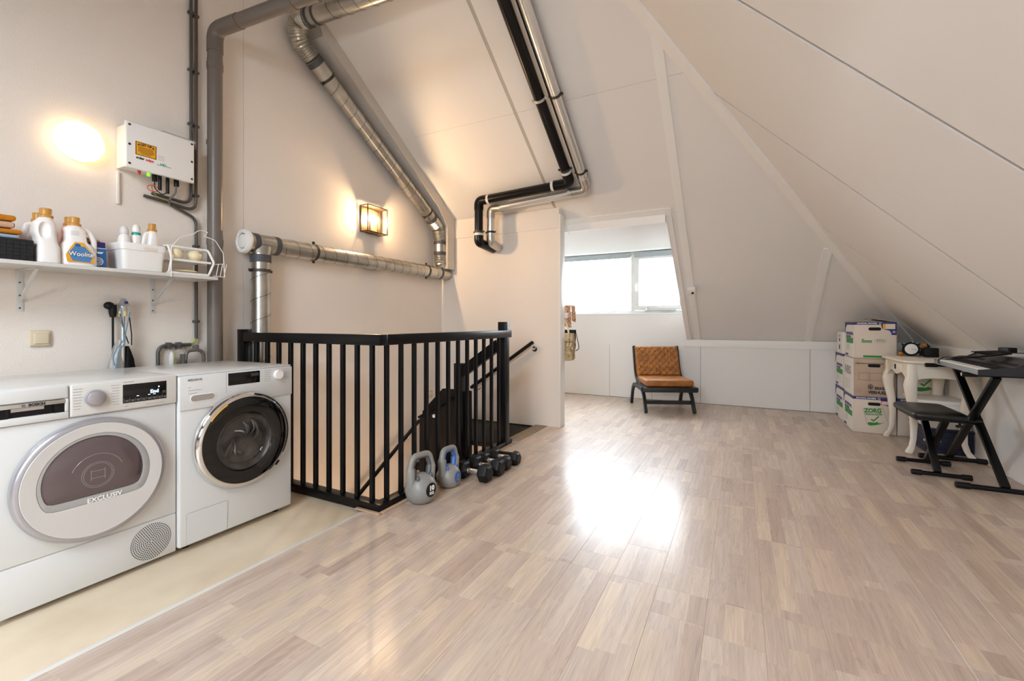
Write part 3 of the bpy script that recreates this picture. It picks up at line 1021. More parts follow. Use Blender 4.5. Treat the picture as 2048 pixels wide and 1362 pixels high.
t = thing('solar_inverter', 'white inverter box with yellow warning sticker on the left wall', 'inverter', (WX, 1.40, 2.1))
iy0, iy1, iz0, iz1, ix = 1.222, 1.575, 1.972, 2.237, -3.055
MB().rbox(-3.197, iy0 + 0.012, iz0 + 0.012, ix - 0.022, iy1 - 0.006, iz1 - 0.012, 0.006).obj('rear_case', M_WPL, t)
MB().rbox(ix - 0.024, iy0, iz0, ix, iy1, iz1, 0.009, 3).obj('front_cover', M_WPL, t)
MB().box(-3.19, iy0 + 0.18, iz1 - 0.012, ix - 0.01, iy1 + 0.01, iz1 + 0.006).obj('mounting_plate', M_SILV, t)
for y in (iy0 + 0.018, iy1 - 0.016):
    for z in (iz0 + 0.025, (iz0 + iz1) / 2, iz1 - 0.022):
        MB().cyl((ix - 0.004, y, z), (ix + 0.002, y, z), 0.0065, n=12).obj('screw', M_SEAM, t)
st = MB().box(ix, 1.267, 2.055, ix + 0.0012, 1.369, 2.132).obj('warning_sticker', M_YEL, t, smooth=0)
for (y0, y1, z0, z1) in ((1.268, 1.368, 2.056, 2.059), (1.268, 1.368, 2.128, 2.131), (1.268, 1.271, 2.059, 2.128), (1.365, 1.368, 2.059, 2.128)):
    MB().box(ix + 0.0012, y0, z0, ix + 0.0016, y1, z1).obj('sticker_border', M_TXTD, st, smooth=0)
text('LET OP', (ix + 0.0014, 1.318, 2.118), 0.017, '+X', M_TXTD, st, 0.03, 'CENTER')
for k in range(7):
    w_ = (0.08, 0.07, 0.08, 0.075, 0.08, 0.06, 0.04)[k]
    z = 2.104 - 0.0062 * k
    MB().box(ix + 0.0012, 1.318 - w_ / 2, z - 0.0012, ix + 0.0016, 1.318 + w_ / 2, z + 0.0012).obj('sticker_line', M_TXTD, st, smooth=0)
for y in (1.283, 1.353):
    MB().prism([(ix + 0.0012, y - 0.007, 2.111), (ix + 0.0012, y + 0.007, 2.111), (ix + 0.0012, y, 2.123)], (0.0005, 0, 0)).obj('warning_triangle', M_TXTD, st, smooth=0)
text('solar', (ix, 1.270, 2.040), 0.020, '+X', M_TXTD, t, 0.03)
text('edge', (ix, 1.316, 2.0395), 0.021, '+X', M_RED, t, 0.02)
text('HD', (ix, 1.388, 2.034), 0.021, '+X', M_TEAL, t, 0.02)
text('wave', (ix, 1.372, 2.030), 0.008, '+X', M_TEAL, t)
text('technology', (ix, 1.418, 2.030), 0.006, '+X', M_TXTG, t)
for k in range(4):
    MB().box(ix, 1.378, 2.083 - 0.008 * k, ix + 0.0005, 1.41, 2.0845 - 0.008 * k).obj('print_line', M_TXTG, t, smooth=0)
MB().cyl((-3.09, 1.30, iz0 + 0.012), (-3.09, 1.30, iz0 - 0.016), 0.008, n=10).obj('red_switch', M_RED, t)
MB().cyl((-3.075, 1.338, iz0 + 0.012), (-3.075, 1.338, iz0 - 0.018), 0.008, n=10).obj('green_led', M_GRN, t)
for y, ln_ in ((1.385, 0.03), (1.412, 0.075), (1.452, 0.085), (1.500, 0.03)):
    MB().cyl((-3.11, y, iz0 + 0.012), (-3.11, y, iz0 - ln_), 0.014 if ln_ < 0.05 else 0.0095, n=12).obj('cable_gland', M_BLKR, t)


def loop_pts(c, ry, rz, n=24, a0=0, a1=360, x=0.0):
    return [(c[0] + x * math.sin(R(a0 + (a1 - a0) * i / n) * 2), c[1] + ry * math.cos(R(a0 + (a1 - a0) * i / n)), c[2] + rz * math.sin(R(a0 + (a1 - a0) * i / n))) for i in range(n + 1)]


MB().tube(loop_pts((-3.10, 1.372, 1.895), 0.028, 0.018, a0=20, a1=320), 0.0028, 6).obj('red_cable', M_REDC, t)
MB().tube(fillet([(-3.11, 1.385, 1.94), (-3.10, 1.378, 1.90), (-3.10, 1.42, 1.865), (-3.11, 1.456, 1.90)], 0.03, 6), 0.003, 6).obj('black_cable', M_BLKR, t)
MB().tube(fillet([(-3.12, 1.395, 1.93), (-3.12, 1.37, 1.91), (-3.13, 1.40, 1.86), (-3.14, 1.47, 1.855), (-3.16, 1.50, 1.88)], 0.03, 6), 0.0025, 6).obj('earth_cable', M_YGC, t)
MB().tube(fillet([(-3.11, 1.500, 1.945), (-3.11, 1.495, 1.90), (-3.14, 1.47, 1.85), (-3.17, 1.495, 1.838)], 0.03, 6), 0.006, 8).obj('grey_cable', M_PVC, t)
tag(MB().rbox(-3.198, 1.232, 1.783, -3.182, 1.246, 1.972, 0.003).obj('cable_trunking', M_WPL), 'slim white trunking strip hanging below the left end of the inverter', 'trunking')

# light switch
t = thing('light_switch', 'cream square rocker switch on the wall below the shelf', 'switch', (WX, 0.92, 1.02))
MB().rbox(-3.199, 0.879, 0.979, -3.184, 0.960, 1.060, 0.007, 4).obj('plate', M_BEIGE, t)
MB().rbox(-3.187, 0.895, 0.991, -3.177, 0.951, 1.045, 0.004, 3).obj('rocker', M_BEIGE, t)

# ================================================================== shelf and what stands on it
SZ, SF = 1.381, -2.886
t = thing('wall_shelf', 'long white shelf board on two brackets above the machines', 'shelf', (WX, 1.0, SZ))
MB().rbox(WX + 0.002, 0.10, SZ - 0.018, SF, 1.622, SZ, 0.0015, 1).obj('board', M_WHITE2, t)
for y in (0.85, 1.414):
    b = MB().rbox(WX + 0.001, y - 0.013, 1.155, WX + 0.005, y + 0.013, SZ - 0.0185, 0.001).rbox(WX + 0.005, y - 0.012, SZ - 0.022, -2.96, y + 0.012, SZ - 0.0185, 0.001).bar((WX + 0.006, y, 1.205), (-2.985, y, SZ - 0.022), 0.012, 0.007).obj('bracket', M_WPL2, t)
    for z in (1.172, 1.235, 1.30):
        MB().cyl((WX + 0.004, y - 0.001, z), (WX + 0.007, y - 0.001, z), 0.004, n=10).obj('screw', M_SEAM, b)


def sq_loop(cx, cy, z, hx, hy, n=24, e=3.0):
    out = []
    for i in range(n):
        a = 2 * math.pi * i / n
        c, s_ = math.cos(a), math.sin(a)
        out.append((cx + hx * math.copysign(abs(c) ** (2 / e), c), cy + hy * math.copysign(abs(s_) ** (2 / e), s_), z))
    return out


def cap(mb_parent, cx, cy, z, r, m=M_GOLD, h=0.032):
    c = MB().lathe([(r * 1.18, z), (r * 1.2, z + 0.010), (r * 1.05, z + 0.013)], (cx, cy, 0)).lathe([(r * 0.92, z + 0.012), (r * 0.95, z + 0.012 + h * 0.9), (r * 0.86, z + 0.012 + h)], (cx, cy, 0), 'Z', 24).obj('cap', m, mb_parent)
    return c


def jug(name, label, cx, cy, hx, hy, h, m, side=1, capm=M_GOLD, cr=0.022, handle=True, slim=0.72, dents=(), prof=None):
    """detergent bottle: base on the shelf, neck offset away from the handle side"""
    t = thing(name, label, 'bottle', (cx, cy, SZ))
    kk = 1.25 if handle else (1.0 if prof else 0.0)
    prof = prof or [(0, 0.93, 0), (0.02, 1.0, 0), (0.30, 1.0, 0), (0.48, 0.86, -0.05), (0.62, slim, -0.13), (0.80, slim * 0.92, -0.16), (0.93, 0.62, -0.17), (1.0, 0.40, -0.17)]
    no = prof[-1][2]

    def at_(f):
        for (f0, s0, o0), (f1, s1, o1) in zip(prof, prof[1:]):
            if f <= f1:
                u = (f - f0) / (f1 - f0)
                u = u * u * (3 - 2 * u) if f > 0.3 else u
                return s0 + (s1 - s0) * u, o0 + (o1 - o0) * u
        return prof[-1][1], no
    loops = []
    for i in range(45):
        f = 0.02 * i / 4 if i < 4 else 0.02 + 0.98 * (i - 4) / 40
        s_, o = at_(f)
        top_ = max(0.0, min(1.0, (f - 0.88) / 0.12)) ** 1.6
        hh = hy * s_ * (1 - top_) + cr * 1.05 * top_
        q_ = 1 - 0.08 * max(0, min(1, (f - 0.4) / 0.3))
        hxx = hx * q_ * (0.93 if i == 0 else 1) * (1 - top_) + cr * 1.05 * top_
        e_ = 3.2 - 1.2 * max(0, min(1, (f - 0.75) / 0.2))
        lp = []
        for p in sq_loop(cx, cy + side * o * hy * kk, SZ + 0.0015 + h * f, hxx, hh, 56, e_):
            x = p[0]
            for (dy_, dz_, ry_, rz_, dp_) in dents:
                d2 = ((p[1] - dy_) / ry_) ** 2 + ((p[2] - SZ - dz_) / rz_) ** 2
                if x > cx and d2 < 1:
                    x -= dp_ * (1 - d2 ** 2)
            lp.append((x, p[1], p[2]))
        loops.append(lp)
    MB().loft(loops).obj('body', m, t, 60)
    if handle:
        MB().tube(fillet([(cx, cy + side * hy * 0.16, SZ + h * 0.93), (cx, cy + side * hy * 0.60, SZ + h * 0.91), (cx, cy + side * hy * 0.90, SZ + h * 0.68), (cx, cy + side * hy * 0.87, SZ + h * 0.36)], [0.05, 0.06], 8), 0.0105, 12, sx=1.2).obj('handle', m, t, 50)
    cap(t, cx, cy + side * no * hy * kk, SZ + h * 0.995, cr, capm)
    return t


# white bottles, pink bottle, big label bottle
jug('detergent_bottle', 'large plain white detergent bottle with gold cap at the shelf edge', -2.945, 0.872, 0.045, 0.044, 0.218, M_BOTW, -1, cr=0.023, handle=False, dents=((0.852, 0.152, 0.019, 0.040, 0.016),), prof=[(0, 0.93, 0), (0.02, 1.0, 0), (0.30, 0.98, 0.0), (0.50, 0.86, 0.14), (0.66, 0.92, 0.26), (0.84, 0.90, 0.26), (0.94, 0.70, 0.16), (1.0, 0.40, 0.10)])
jug('detergent_bottle', 'white bottle with gold cap half hidden behind the towels', -3.085, 0.872, 0.038, 0.046, 0.215, M_BOTW, -1, cr=0.021)
t = jug('detergent_bottle', 'pale pink detergent bottle between the two large white ones', -3.065, 0.992, 0.040, 0.052, 0.215, M_BOTP, -1, cr=0.021, handle=False)
t = jug('detergent_bottle', 'white wool wash bottle with blue and orange label and side handle', -2.945, 0.985, 0.037, 0.068, 0.198, M_BOTW, 1, cr=0.022, slim=0.60)
# label
lx = -2.906
yc, zc = 0.982, SZ + 0.062
outer = [(yc - 0.050, zc - 0.046), (yc + 0.050, zc - 0.046), (yc + 0.054, zc - 0.015), (yc + 0.030, zc + 0.024), (yc + 0.010, zc + 0.052), (yc - 0.022, zc + 0.052), (yc - 0.040, zc + 0.020), (yc - 0.055, zc - 0.012)]
lb = MB().prism([(lx, y, z) for y, z in outer], (0.0012, 0, 0)).obj('label', M_LBLO, t, smooth=0)
inner = [(yc - 0.030, zc - 0.040), (yc + 0.034, zc - 0.043), (yc + 0.048, zc - 0.010), (yc + 0.016, zc + 0.032), (yc - 0.022, zc + 0.036), (yc - 0.046, zc - 0.004)]
MB().prism([(lx + 0.0012, y, z) for y, z in inner], (0.0008, 0, 0)).obj('label_field', M_LBLB, lb, smooth=0)
text('Woolite', (lx + 0.0019, yc + 0.001, zc - 0.006), 0.030, '+X', M_NAVY, lb, 0.045, 'CENTER', 0.92)
text('Woolite', (lx + 0.0027, yc + 0.001, zc - 0.006), 0.030, '+X', M_TXTW, lb, 0.012, 'CENTER', 0.92)
MB().ball((lx + 0.002, yc - 0.012, zc + 0.038), 0.011, 12, 8, (0.1, 1.0, 0.7)).obj('label_drop', M_BLUEB, lb)
for k in range(4):
    MB().tube([(lx - 0.003 + 0.0012, 0.945, SZ + 0.150 + 0.006 * k), (lx - 0.002, 0.975, SZ + 0.150 + 0.006 * k)], 0.0008, 4).obj('grip_rib', M_WPL2, t)
# blue and purple packs
t = thing('softener_carton', 'blue carton with white swirl beside the wool wash bottle', 'carton', (-2.99, 1.065, SZ))
MB().rbox(-3.03, 1.043, SZ + 0.0012, -2.945, 1.098, SZ + 0.100, 0.003).obj('carton', M_BLUEB, t)
MB().rbox(-3.031, 1.042, SZ + 0.101, -2.944, 1.099, SZ + 0.104, 0.001).obj('lid_edge', M_TXTW, t)
MB().rbox(-3.028, 1.044, SZ + 0.104, -2.947, 1.094, SZ + 0.135, 0.003).obj('purple_lid', M_PURP, t)
for rr_ in (0.020, 0.013, 0.006):
    MB().tube(arc((-2.944, 1.062, SZ + 0.034), rr_, -140, 140, 18, (0, 1, 0), (0, 0, 1)), 0.0016, 5).obj('swirl', M_TXTW, t)
text('nor', (-2.945, 1.054, SZ + 0.080), 0.020, '+X', M_TXTW, t, 0.03)
MB().rbox(-3.02, 1.045, SZ + 0.136, -2.97, 1.080, SZ + 0.146, 0.002).obj('top_flap', M_TOWB, t)
t = thing('dark_pack', 'dark purple pack standing behind the wool wash bottle handle', 'carton', (-3.06, 1.052, SZ))
MB().rbox(-3.12, 1.045, SZ + 0.0012, -3.045, 1.085, SZ + 0.155, 0.003).obj('box', M_PURP, t)
MB().rbox(-3.118, 1.047, SZ + 0.155, -3.047, 1.083, SZ + 0.165, 0.002).obj('box_top', M_BARK, t)

# woven basket with towels
t = thing('woven_basket', 'black woven basket with folded towels at the left end of the shelf', 'basket', (-2.99, 0.68, SZ))
by0, by1, bx0_, bx1_ = 0.50, 0.815, -3.13, -2.905
bk = MB()
for (x0, x1, y0, y1) in ((bx0_, bx0_ + 0.006, by0, by1), (bx1_ - 0.006, bx1_, by0, by1), (bx0_ + 0.006, bx1_ - 0.006, by0, by0 + 0.006), (bx0_ + 0.006, bx1_ - 0.006, by1 - 0.006, by1)):
    bk.box(x0, y0, SZ + 0.0015, x1, y1, SZ + 0.090)
bk.box(bx0_ + 0.006, by0 + 0.006, SZ + 0.0015, bx1_ - 0.006, by1 - 0.006, SZ + 0.006)
bk.obj('shell', M_BASK, t, smooth=0)
wv = MB()
for r_ in range(5):
    for c_ in range(15):
        y = by0 + c_ * (by1 - by0) / 15
        pr = 0.0030 if (r_ + c_) % 2 else 0.0012
        wv.rbox(bx1_ - 0.001, y + 0.0004, SZ + 0.004 + r_ * 0.0168, bx1_ + pr, y + 0.0205, SZ + 0.0204 + r_ * 0.0168, 0.0009, 1)
    for c_ in range(10):
        x = bx0_ + c_ * (bx1_ - bx0_) / 10
        pr = 0.0030 if (r_ + c_) % 2 else 0.0012
        wv.rbox(x + 0.0004, by1 - 0.001, SZ + 0.004 + r_ * 0.0168, x + 0.0220, by1 + pr, SZ + 0.0204 + r_ * 0.0168, 0.0009, 1)
wv.obj('weave', M_BASK, t)
MB().tube([(bx0_ + 0.003, by0 + 0.003, SZ + 0.092), (bx1_ - 0.002, by0 + 0.003, SZ + 0.092), (bx1_ - 0.002, by1 - 0.002, SZ + 0.092), (bx0_ + 0.003, by1 - 0.002, SZ + 0.092)], 0.006, 8, closed=True).obj('rim', M_BASK, t)


def towel(label, y1, z0, z1, m, x1=-2.925):
    o = MB().rbox(-3.10, by0 + 0.02, z0, x1, y1, z1, min(0.010, (z1 - z0) * 0.45), 4).obj('folded_towel', m, smooth=60)
    return tag(o, label, 'towel', 'towels folded in the basket')


towel('pale pink cloth lying lowest of the folded pile in the black basket', 0.758, SZ + 0.086, SZ + 0.098, M_TOWP)
towel('light blue cloth under the lower orange towel in the black basket', 0.777, SZ + 0.100, SZ + 0.116, M_TOWL)
towel('orange towel lying between the light blue cloth and the beige towel', 0.786, SZ + 0.120, SZ + 0.141, M_TOWO)
towel('beige towel lying between the two orange towels', 0.765, SZ + 0.146, SZ + 0.173, M_TOWB)
towel('orange towel on top of the folded pile', 0.768, SZ + 0.178, SZ + 0.203, M_TOWO)
t = thing('small_jar', 'dark jar with blue and gold label behind the black basket corner', 'jar', (-3.0, 0.842, SZ))
t.location.x = -3.035
MB().lathe([(0.0, 0.0), (0.020, 0.0015), (0.021, 0.06), (0.015, 0.07), (0.0, 0.071)], (-3.02, 0.842, SZ)).obj('jar_body', M_NAVY, t)
MB().lathe([(0.0212, 0.015), (0.0214, 0.016), (0.0214, 0.03), (0.0212, 0.031)], (-3.02, 0.842, SZ)).obj('jar_label', M_LBLO, t)

# white bin with bottles
t = thing('storage_bin', 'white plastic bin with a grip slot holding small bottles', 'bin', (-2.99, 1.23, SZ))
n0, n1, m0, m1 = 1.150, 1.354, -3.10, -2.915
H_ = 0.146


def rl(z, i, y0=n0, y1=n1, x0=m0, x1=m1):
    g = 0.004 * (z - SZ) / 0.1
    return sq_loop((x0 + x1) / 2, (y0 + y1) / 2, z, (x1 - x0) / 2 - i + g, (y1 - y0) / 2 - i + g, 32, 9.0)


MB().loft([rl(SZ + 0.012, 0.02), rl(SZ + 0.012, 0.0145), rl(SZ + H_, 0.0145 - 0.006), rl(SZ + H_ + 0.003, 0.002), rl(SZ + H_ - 0.010, -0.001), rl(SZ + H_ - 0.034, 0.0), rl(SZ + H_ - 0.036, 0.004), rl(SZ + 0.006, 0.008), rl(SZ + 0.0015, 0.014), rl(SZ + 0.0015, 0.03)], True, True).obj('tub', M_WPL, t, 30)
sl = [(m1 + 0.0060, 1.275 + 0.026 * (1 if c > 0 else -1) + 0.008 * math.cos(a), SZ + H_ - 0.021 + 0.008 * math.sin(a)) for a, c in [(2 * math.pi * i / 20, math.cos(2 * math.pi * i / 20)) for i in range(20)]]
MB().prism([(p[0] + 0.001, p[1], p[2]) for p in sl], (0.001, 0, 0)).obj('grip_slot', M_STICK, t, smooth=0)


def inbin(label, cx, cy, h, r, m, top, ch=None):
    t2 = thing('small_bottle', label, 'bottle', (cx, cy, SZ + 0.013), group='small bottles in the white bin')
    z0 = SZ + 0.0135
    MB().lathe([(0.0, 0), (r * 0.95, 0), (r, 0.004), (r, h * 0.62), (r * 0.93, h * 0.72), (r * 0.6, h * 0.80), (r * 0.55, h * 0.82), (0, h * 0.82)], (cx, cy, z0)).obj('body', m, t2, 50)
    if ch is not None:
        MB().lathe([(r * 0.78, h * 0.75), (r * 0.8, h * 0.76), (r * 0.8, h * 0.80), (r * 0.7, h * 0.81)], (cx, cy, z0)).obj('collar', ch, t2)
    MB().lathe([(r * 0.70, h * 0.815), (r * 0.72, h * 0.90), (r * 0.5, h * 0.97), (r * 0.1, h)], (cx, cy, z0)).obj('cap', top, t2, 50)
    return t2


inbin('white bottle with clear dome cap, leftmost in the white bin', -2.99, 1.190, 0.232, 0.028, M_BOTW, M_WPL2)
inbin('white bottle with a teal collar, middle of the white bin', -3.0, 1.248, 0.254, 0.026, M_BOTW, M_WPL, M_TEAL)
SZ_ = SZ
SZ = SZ_ + 0.0122
jug('detergent_bottle', 'small white bottle with gold cap standing in the white bin', -2.985, 1.309, 0.03, 0.036, 0.225, M_BOTW, -1, cr=0.019)
SZ = SZ_

# dish rack, balls, soap, wire basket
t = thing('plastic_rack', 'white two-deck plastic rack at the right end of the shelf', 'rack', (-2.99, 1.50, SZ))
for y in (1.372, 1.586):
    lp = [(-3.09, SZ + 0.006), (-2.925, SZ + 0.006), (-2.895, SZ + 0.085), (-2.93, SZ + 0.164), (-3.09, SZ + 0.164)]
    MB().tube(fillet([(x, y + (0.016 if (y > 1.5 and abs(z - SZ - 0.085) < 0.02) else 0), z) for x, z in lp] + [(lp[0][0], y, lp[0][1] + 0.02)], 0.03, 5), 0.0065, 8, closed=True).obj('end_frame', M_WPL, t)
for z, x in ((0.083, -2.902), (0.164, -2.938), (0.010, -2.925), (0.083, -3.088), (0.164, -3.088), (0.010, -3.088)):
    MB().bar((x, 1.372, SZ + z), (x, 1.588, SZ + z), 0.007, 0.012).obj('rail', M_WPL, t)
gr_ = MB()
for z in (0.083, 0.166):
    for k in range(17):
        y = 1.380 + k * 0.0125
        gr_.bar((-3.085, y, SZ + z), (-2.906 if z < 0.1 else -2.945, y, SZ + z), 0.003, 0.003)
tag(gr_.obj('deck_bars', M_WPL2, t, smooth=0), kind='stuff')
for y, l_ in ((1.425, 'left cream ball resting on the upper deck of the white rack'), (1.523, 'right cream ball resting on the upper deck of the white rack')):
    tag(MB().ball((-2.955, y, SZ + 0.122), 0.0365, 22, 14).obj('cream_ball', M_CREAM, smooth=60), l_, 'ball', 'cream balls in the rack')
tag(MB().ball((-2.965, 1.48, SZ + 0.026), 0.01, 20, 10, (4.0, 6.5, 0.9)).obj('soap_dish', M_CREAM, smooth=60), 'flat cream oval dish on the lower deck of the white rack', 'dish')
t = thing('wire_basket', 'white wire hanging basket with arched handle beside the plastic rack', 'basket', (-2.93, 1.56, SZ))
wb_ = MB()
MB().tube(fillet([(-2.878, 1.362, SZ - 0.02), (-2.878, 1.362, SZ + 0.15), (-2.878, 1.41, SZ + 0.215), (-2.878, 1.478, SZ + 0.242), (-2.878, 1.509, SZ + 0.272), (-2.878, 1.548, SZ + 0.270), (-2.878, 1.556, SZ + 0.262)], 0.06, 7), 0.0024, 6).obj('arched_handle', M_WPL, t)
MB().tube(fillet([(-2.878, 1.546, SZ + 0.252), (-2.878, 1.537, SZ + 0.239), (-2.878, 1.60, SZ + 0.225), (-2.878, 1.648, SZ + 0.15), (-2.878, 1.657, SZ + 0.005)], 0.04, 7), 0.0024, 6).obj('arched_handle', M_WPL, t)
for k in range(3):
    y = 1.606 + 0.024 * k
    MB().tube(fillet([(-2.875, y + 0.012, SZ + 0.082), (-2.88, y, SZ + 0.002)], 0.01), 0.0018, 6).obj('wire', M_WPL, t)
MB().tube([(-2.877, 1.600, SZ + 0.076), (-2.876, 1.657, SZ + 0.086)], 0.0022, 6).obj('rim_wire', M_WPL, t)
MB().tube([(-2.879, 1.59, SZ + 0.0035), (-2.879, 1.657, SZ + 0.0035)], 0.0022, 6).obj('rim_wire', M_WPL, t)

# cleaning tools hanging on the wall
t = thing('broom', 'black broom hanging upside down on a wall hook above the dryer', 'broom', (-3.16, 1.195, 1.2))
MB().ball((-3.165, 1.190, 1.195), 0.022, 14, 10, (1, 1.1, 1)).obj('hook_knob', M_BLKR, t)
MB().tube([(-3.165, 1.205, 1.20), (-3.165, 1.207, 1.15), (-3.165, 1.207, 1.13)], [0.02, 0.018, 0.013], 12).obj('socket', M_BLKR, t)
MB().cyl((-3.165, 1.207, 1.14), (-3.16, 1.207, 0.70), 0.0055, n=8).obj('handle', M_BLKM, t)
t = thing('mop_pole', 'silver mop pole with grey triangular head hanging beside the broom', 'mop', (-3.14, 1.24, 1.2))
MB().loft([[(-3.155, 1.222, 1.196), (-3.10, 1.228, 1.192), (-3.10, 1.262, 1.196), (-3.155, 1.27, 1.200)], [(-3.14, 1.236, 1.238), (-3.112, 1.238, 1.236), (-3.112, 1.246, 1.236), (-3.14, 1.248, 1.238)]]).obj('head', M_SILV, t)
MB().cyl((-3.099, 1.243, 1.213), (-3.096, 1.243, 1.213), 0.008).obj('button', M_NAVY, t)
MB().cyl((-3.13, 1.24, 1.195), (-3.13, 1.24, 1.165), 0.017, 0.02).obj('joint', M_STEEL, t)
MB().cyl((-3.13, 1.24, 1.165), (-3.13, 1.24, 1.135), 0.0195).obj('collar', M_CREAM, t)
MB().cyl((-3.13, 1.24, 1.135), (-3.13, 1.238, 0.72), 0.0095).obj('pole', M_ALU, t)


def bagbody(top, bot, wtop, wbot, z0, z1, dpt, n=8):
    loops = []
    for i in range(n + 1):
        f = i / n
        w_ = wtop + (wbot - wtop) * (f ** 0.7)
        cy = top + (bot - top) * f
        loops.append([(-3.14 + dpt * (0.3 + f) * math.cos(a) + 0.004 * math.sin(5 * a + i), cy + w_ * math.sin(a) * (1 + 0.08 * math.sin(3 * a + 2 * i)), z0 + (z1 - z0) * f) for a in [2 * math.pi * j / 20 for j in range(20)]])
    return loops


t = thing('laundry_net', 'sheer white laundry net with blue drawstring hanging from the mop', 'laundry bag', (-3.13, 1.215, 0.9))
MB().loft(bagbody(1.225, 1.19, 0.010, 0.055, 1.0, 0.66, 0.04)).obj('net', M_MESH, t, 60)
for pts in ([(-3.105, 1.222, 1.19), (-3.105, 1.222, 1.10), (-3.10, 1.245, 1.02), (-3.10, 1.20, 0.955), (-3.09, 1.178, 0.91), (-3.085, 1.185, 0.86)], [(-3.105, 1.262, 1.16), (-3.10, 1.24, 1.04), (-3.10, 1.235, 0.98), (-3.09, 1.205, 0.94), (-3.085, 1.192, 0.84)]):
    MB().tube(fillet(pts, 0.05, 5), 0.003, 6).obj('drawstring', M_BLUC, t)
t = thing('net_bag', 'black mesh bag hanging behind the white laundry net', 'laundry bag', (-3.14, 1.27, 0.9))
MB().loft(bagbody(1.262, 1.285, 0.008, 0.052, 0.965, 0.66, 0.025)).obj('net', M_BLKM, t, 60)
MB().tube(fillet([(-3.12, 1.222, 1.15), (-3.11, 1.24, 1.04), (-3.11, 1.258, 0.98)], 0.05, 5), 0.003, 6).tube(fillet([(-3.11, 1.262, 1.13), (-3.11, 1.272, 1.03), (-3.115, 1.274, 0.97)], 0.05, 5), 0.003, 6).obj('cord', M_BLKR, t)

# drain hose and iron shape behind the washer
t = thing('drain_hose', 'dark grey drain hose looped over a standpipe behind the washer', 'hose', (-3.14, 1.60, 0.8))
MB().tube([(-3.14, 1.555, 0.60), (-3.14, 1.555, 0.90)], 0.019, 14).obj('standpipe', M_PVCD, t)
MB().tube(fillet([(-3.13, 1.56, 0.86), (-3.13, 1.565, 0.92), (-3.13, 1.665, 0.925), (-3.13, 1.675, 0.60)], [0.06, 0.05], 8), 0.011, 10).obj('hose', M_PVC, t)
MB().rbox(-3.15, 1.608, 0.925, -3.12, 1.636, 0.955, 0.004).obj('hose_clip', M_PVC, t)
t = thing('wall_socket', 'white oval plug standing behind the washer next to the hose', 'plug', (-3.15, 1.49, 0.85))
MB().ball((-3.15, 1.492, 0.865), 0.02, 14, 10, (1.0, 0.8, 2.9)).obj('plug_body', M_WPL2, t, 60)
MB().tube([(-3.14, 1.508, 0.91), (-3.14, 1.510, 0.80)], 0.003, 6).obj('cord', M_YGC, t)

# ================================================================== dryer and washing machine
def ring_pts(cy, cz, r, n=64, f=None):
    return [(cy + (f(a) if f else r) * math.cos(a), cz + (f(a) if f else r) * math.sin(a)) for a in [2 * math.pi * i / n for i in range(n)]]


def XL(pts, x):
    return [(x, y, z) for y, z in pts]


# ---- dryer
DX, DY0, DY1, DB = -2.395, 0.557, 1.1525, -3.03
t = thing('tumble_dryer', 'white tumble dryer with large round white door and smoked window', 'dryer', (-2.7, 0.855, -0.012))
MB().rbox(DB, DY0, 0.022, DX - 0.004, DY1, 0.838, 0.006, 3).obj('body', M_WHITE, t)
MB().rbox(DB, DY0 - 0.001, 0.8385, DX - 0.010, DY1 + 0.0005, 0.853, 0.005, 3).obj('top_plate', M_WHITE, t)
for y in (DY0 + 0.06, DY1 - 0.06):
    for x in (DB + 0.06, DX - 0.07):
        MB().cyl((x, y, -0.0115), (x, y, 0.024), 0.018).obj('foot', M_BLKR, t)
MB().rbox(DX - 0.004, DY0, 0.196, DX, DY1, 0.7145, 0.0025, 2).obj('front_panel', M_WHITE, t)
kp = MB().rbox(DX - 0.004, DY0, 0.012, DX, DY1, 0.192, 0.0025, 2).obj('kick_plate', M_WHITE, t)
kg = MB()
gy, gz = 1.054, 0.101
for k in range(10):
    rr_ = 0.0077 * (k + 1)
    cnt = 6 * (k + 1)
    for i in range(cnt):
        a = 2 * math.pi * i / cnt
        c = (gy + rr_ * math.cos(a), gz + rr_ * math.sin(a))
        kg.loft([XL(ring_pts(c[0], c[1], 0.0026, 6), DX), XL(ring_pts(c[0], c[1], 0.0026, 6), DX + 0.0006)])
tag(kg.obj('vent_holes', M_DARK, kp, smooth=0), kind='stuff')
pn = MB().rbox(DX - 0.010, 0.7745, 0.718, DX + 0.010, DY1, 0.851, 0.007, 3).obj('control_panel', M_WHITE2, t)
MB().rbox(DX - 0.004, 0.944, 0.748, DX + 0.0112, 1.109, 0.829, 0.001).obj('display', M_SCREEN, pn)
text('End', (DX + 0.0115, 1.044, 0.787), 0.022, '+X', M_LED, pn, 0.02)
MB().cyl((DX + 0.0112, 1.078, 0.806), (DX + 0.0117, 1.078, 0.806), 0.0032, n=10).obj('indicator_light', M_LED, pn)
for y in (0.993, 1.036, 1.056):
    MB().box(DX + 0.0112, y, 0.7735, DX + 0.0117, y + 0.009, 0.776).obj('indicator_light', M_LED, pn, smooth=0)
for k in range(8):
    y = 0.952 + 0.0205 * k
    MB().box(DX + 0.0112, y, 0.759, DX + 0.0116, y + 0.014, 0.7605).box(DX + 0.0112, y + 0.002, 0.754, DX + 0.0116, y + 0.012, 0.7555).box(DX + 0.0112, y - 0.004, 0.751, DX + 0.0116, y - 0.0034, 0.767).obj('key_print', M_TXTG, pn, smooth=0)
MB().box(DX + 0.0112, 1.093, 0.783, DX + 0.0116, 1.105, 0.7845).box(DX + 0.0112, 1.091, 0.777, DX + 0.0116, 1.105, 0.7785).obj('key_print', M_TXTG, pn, smooth=0)
kb = MB().lathe([(0.034, 0.0), (0.034, 0.014), (0.0325, 0.0165), (0.029, 0.017), (0.0275, 0.021), (0.026, 0.022), (0.001, 0.0222)], (DX + 0.010, 0.850, 0.787), 'X', 40).obj('program_knob', M_SILV, pn)
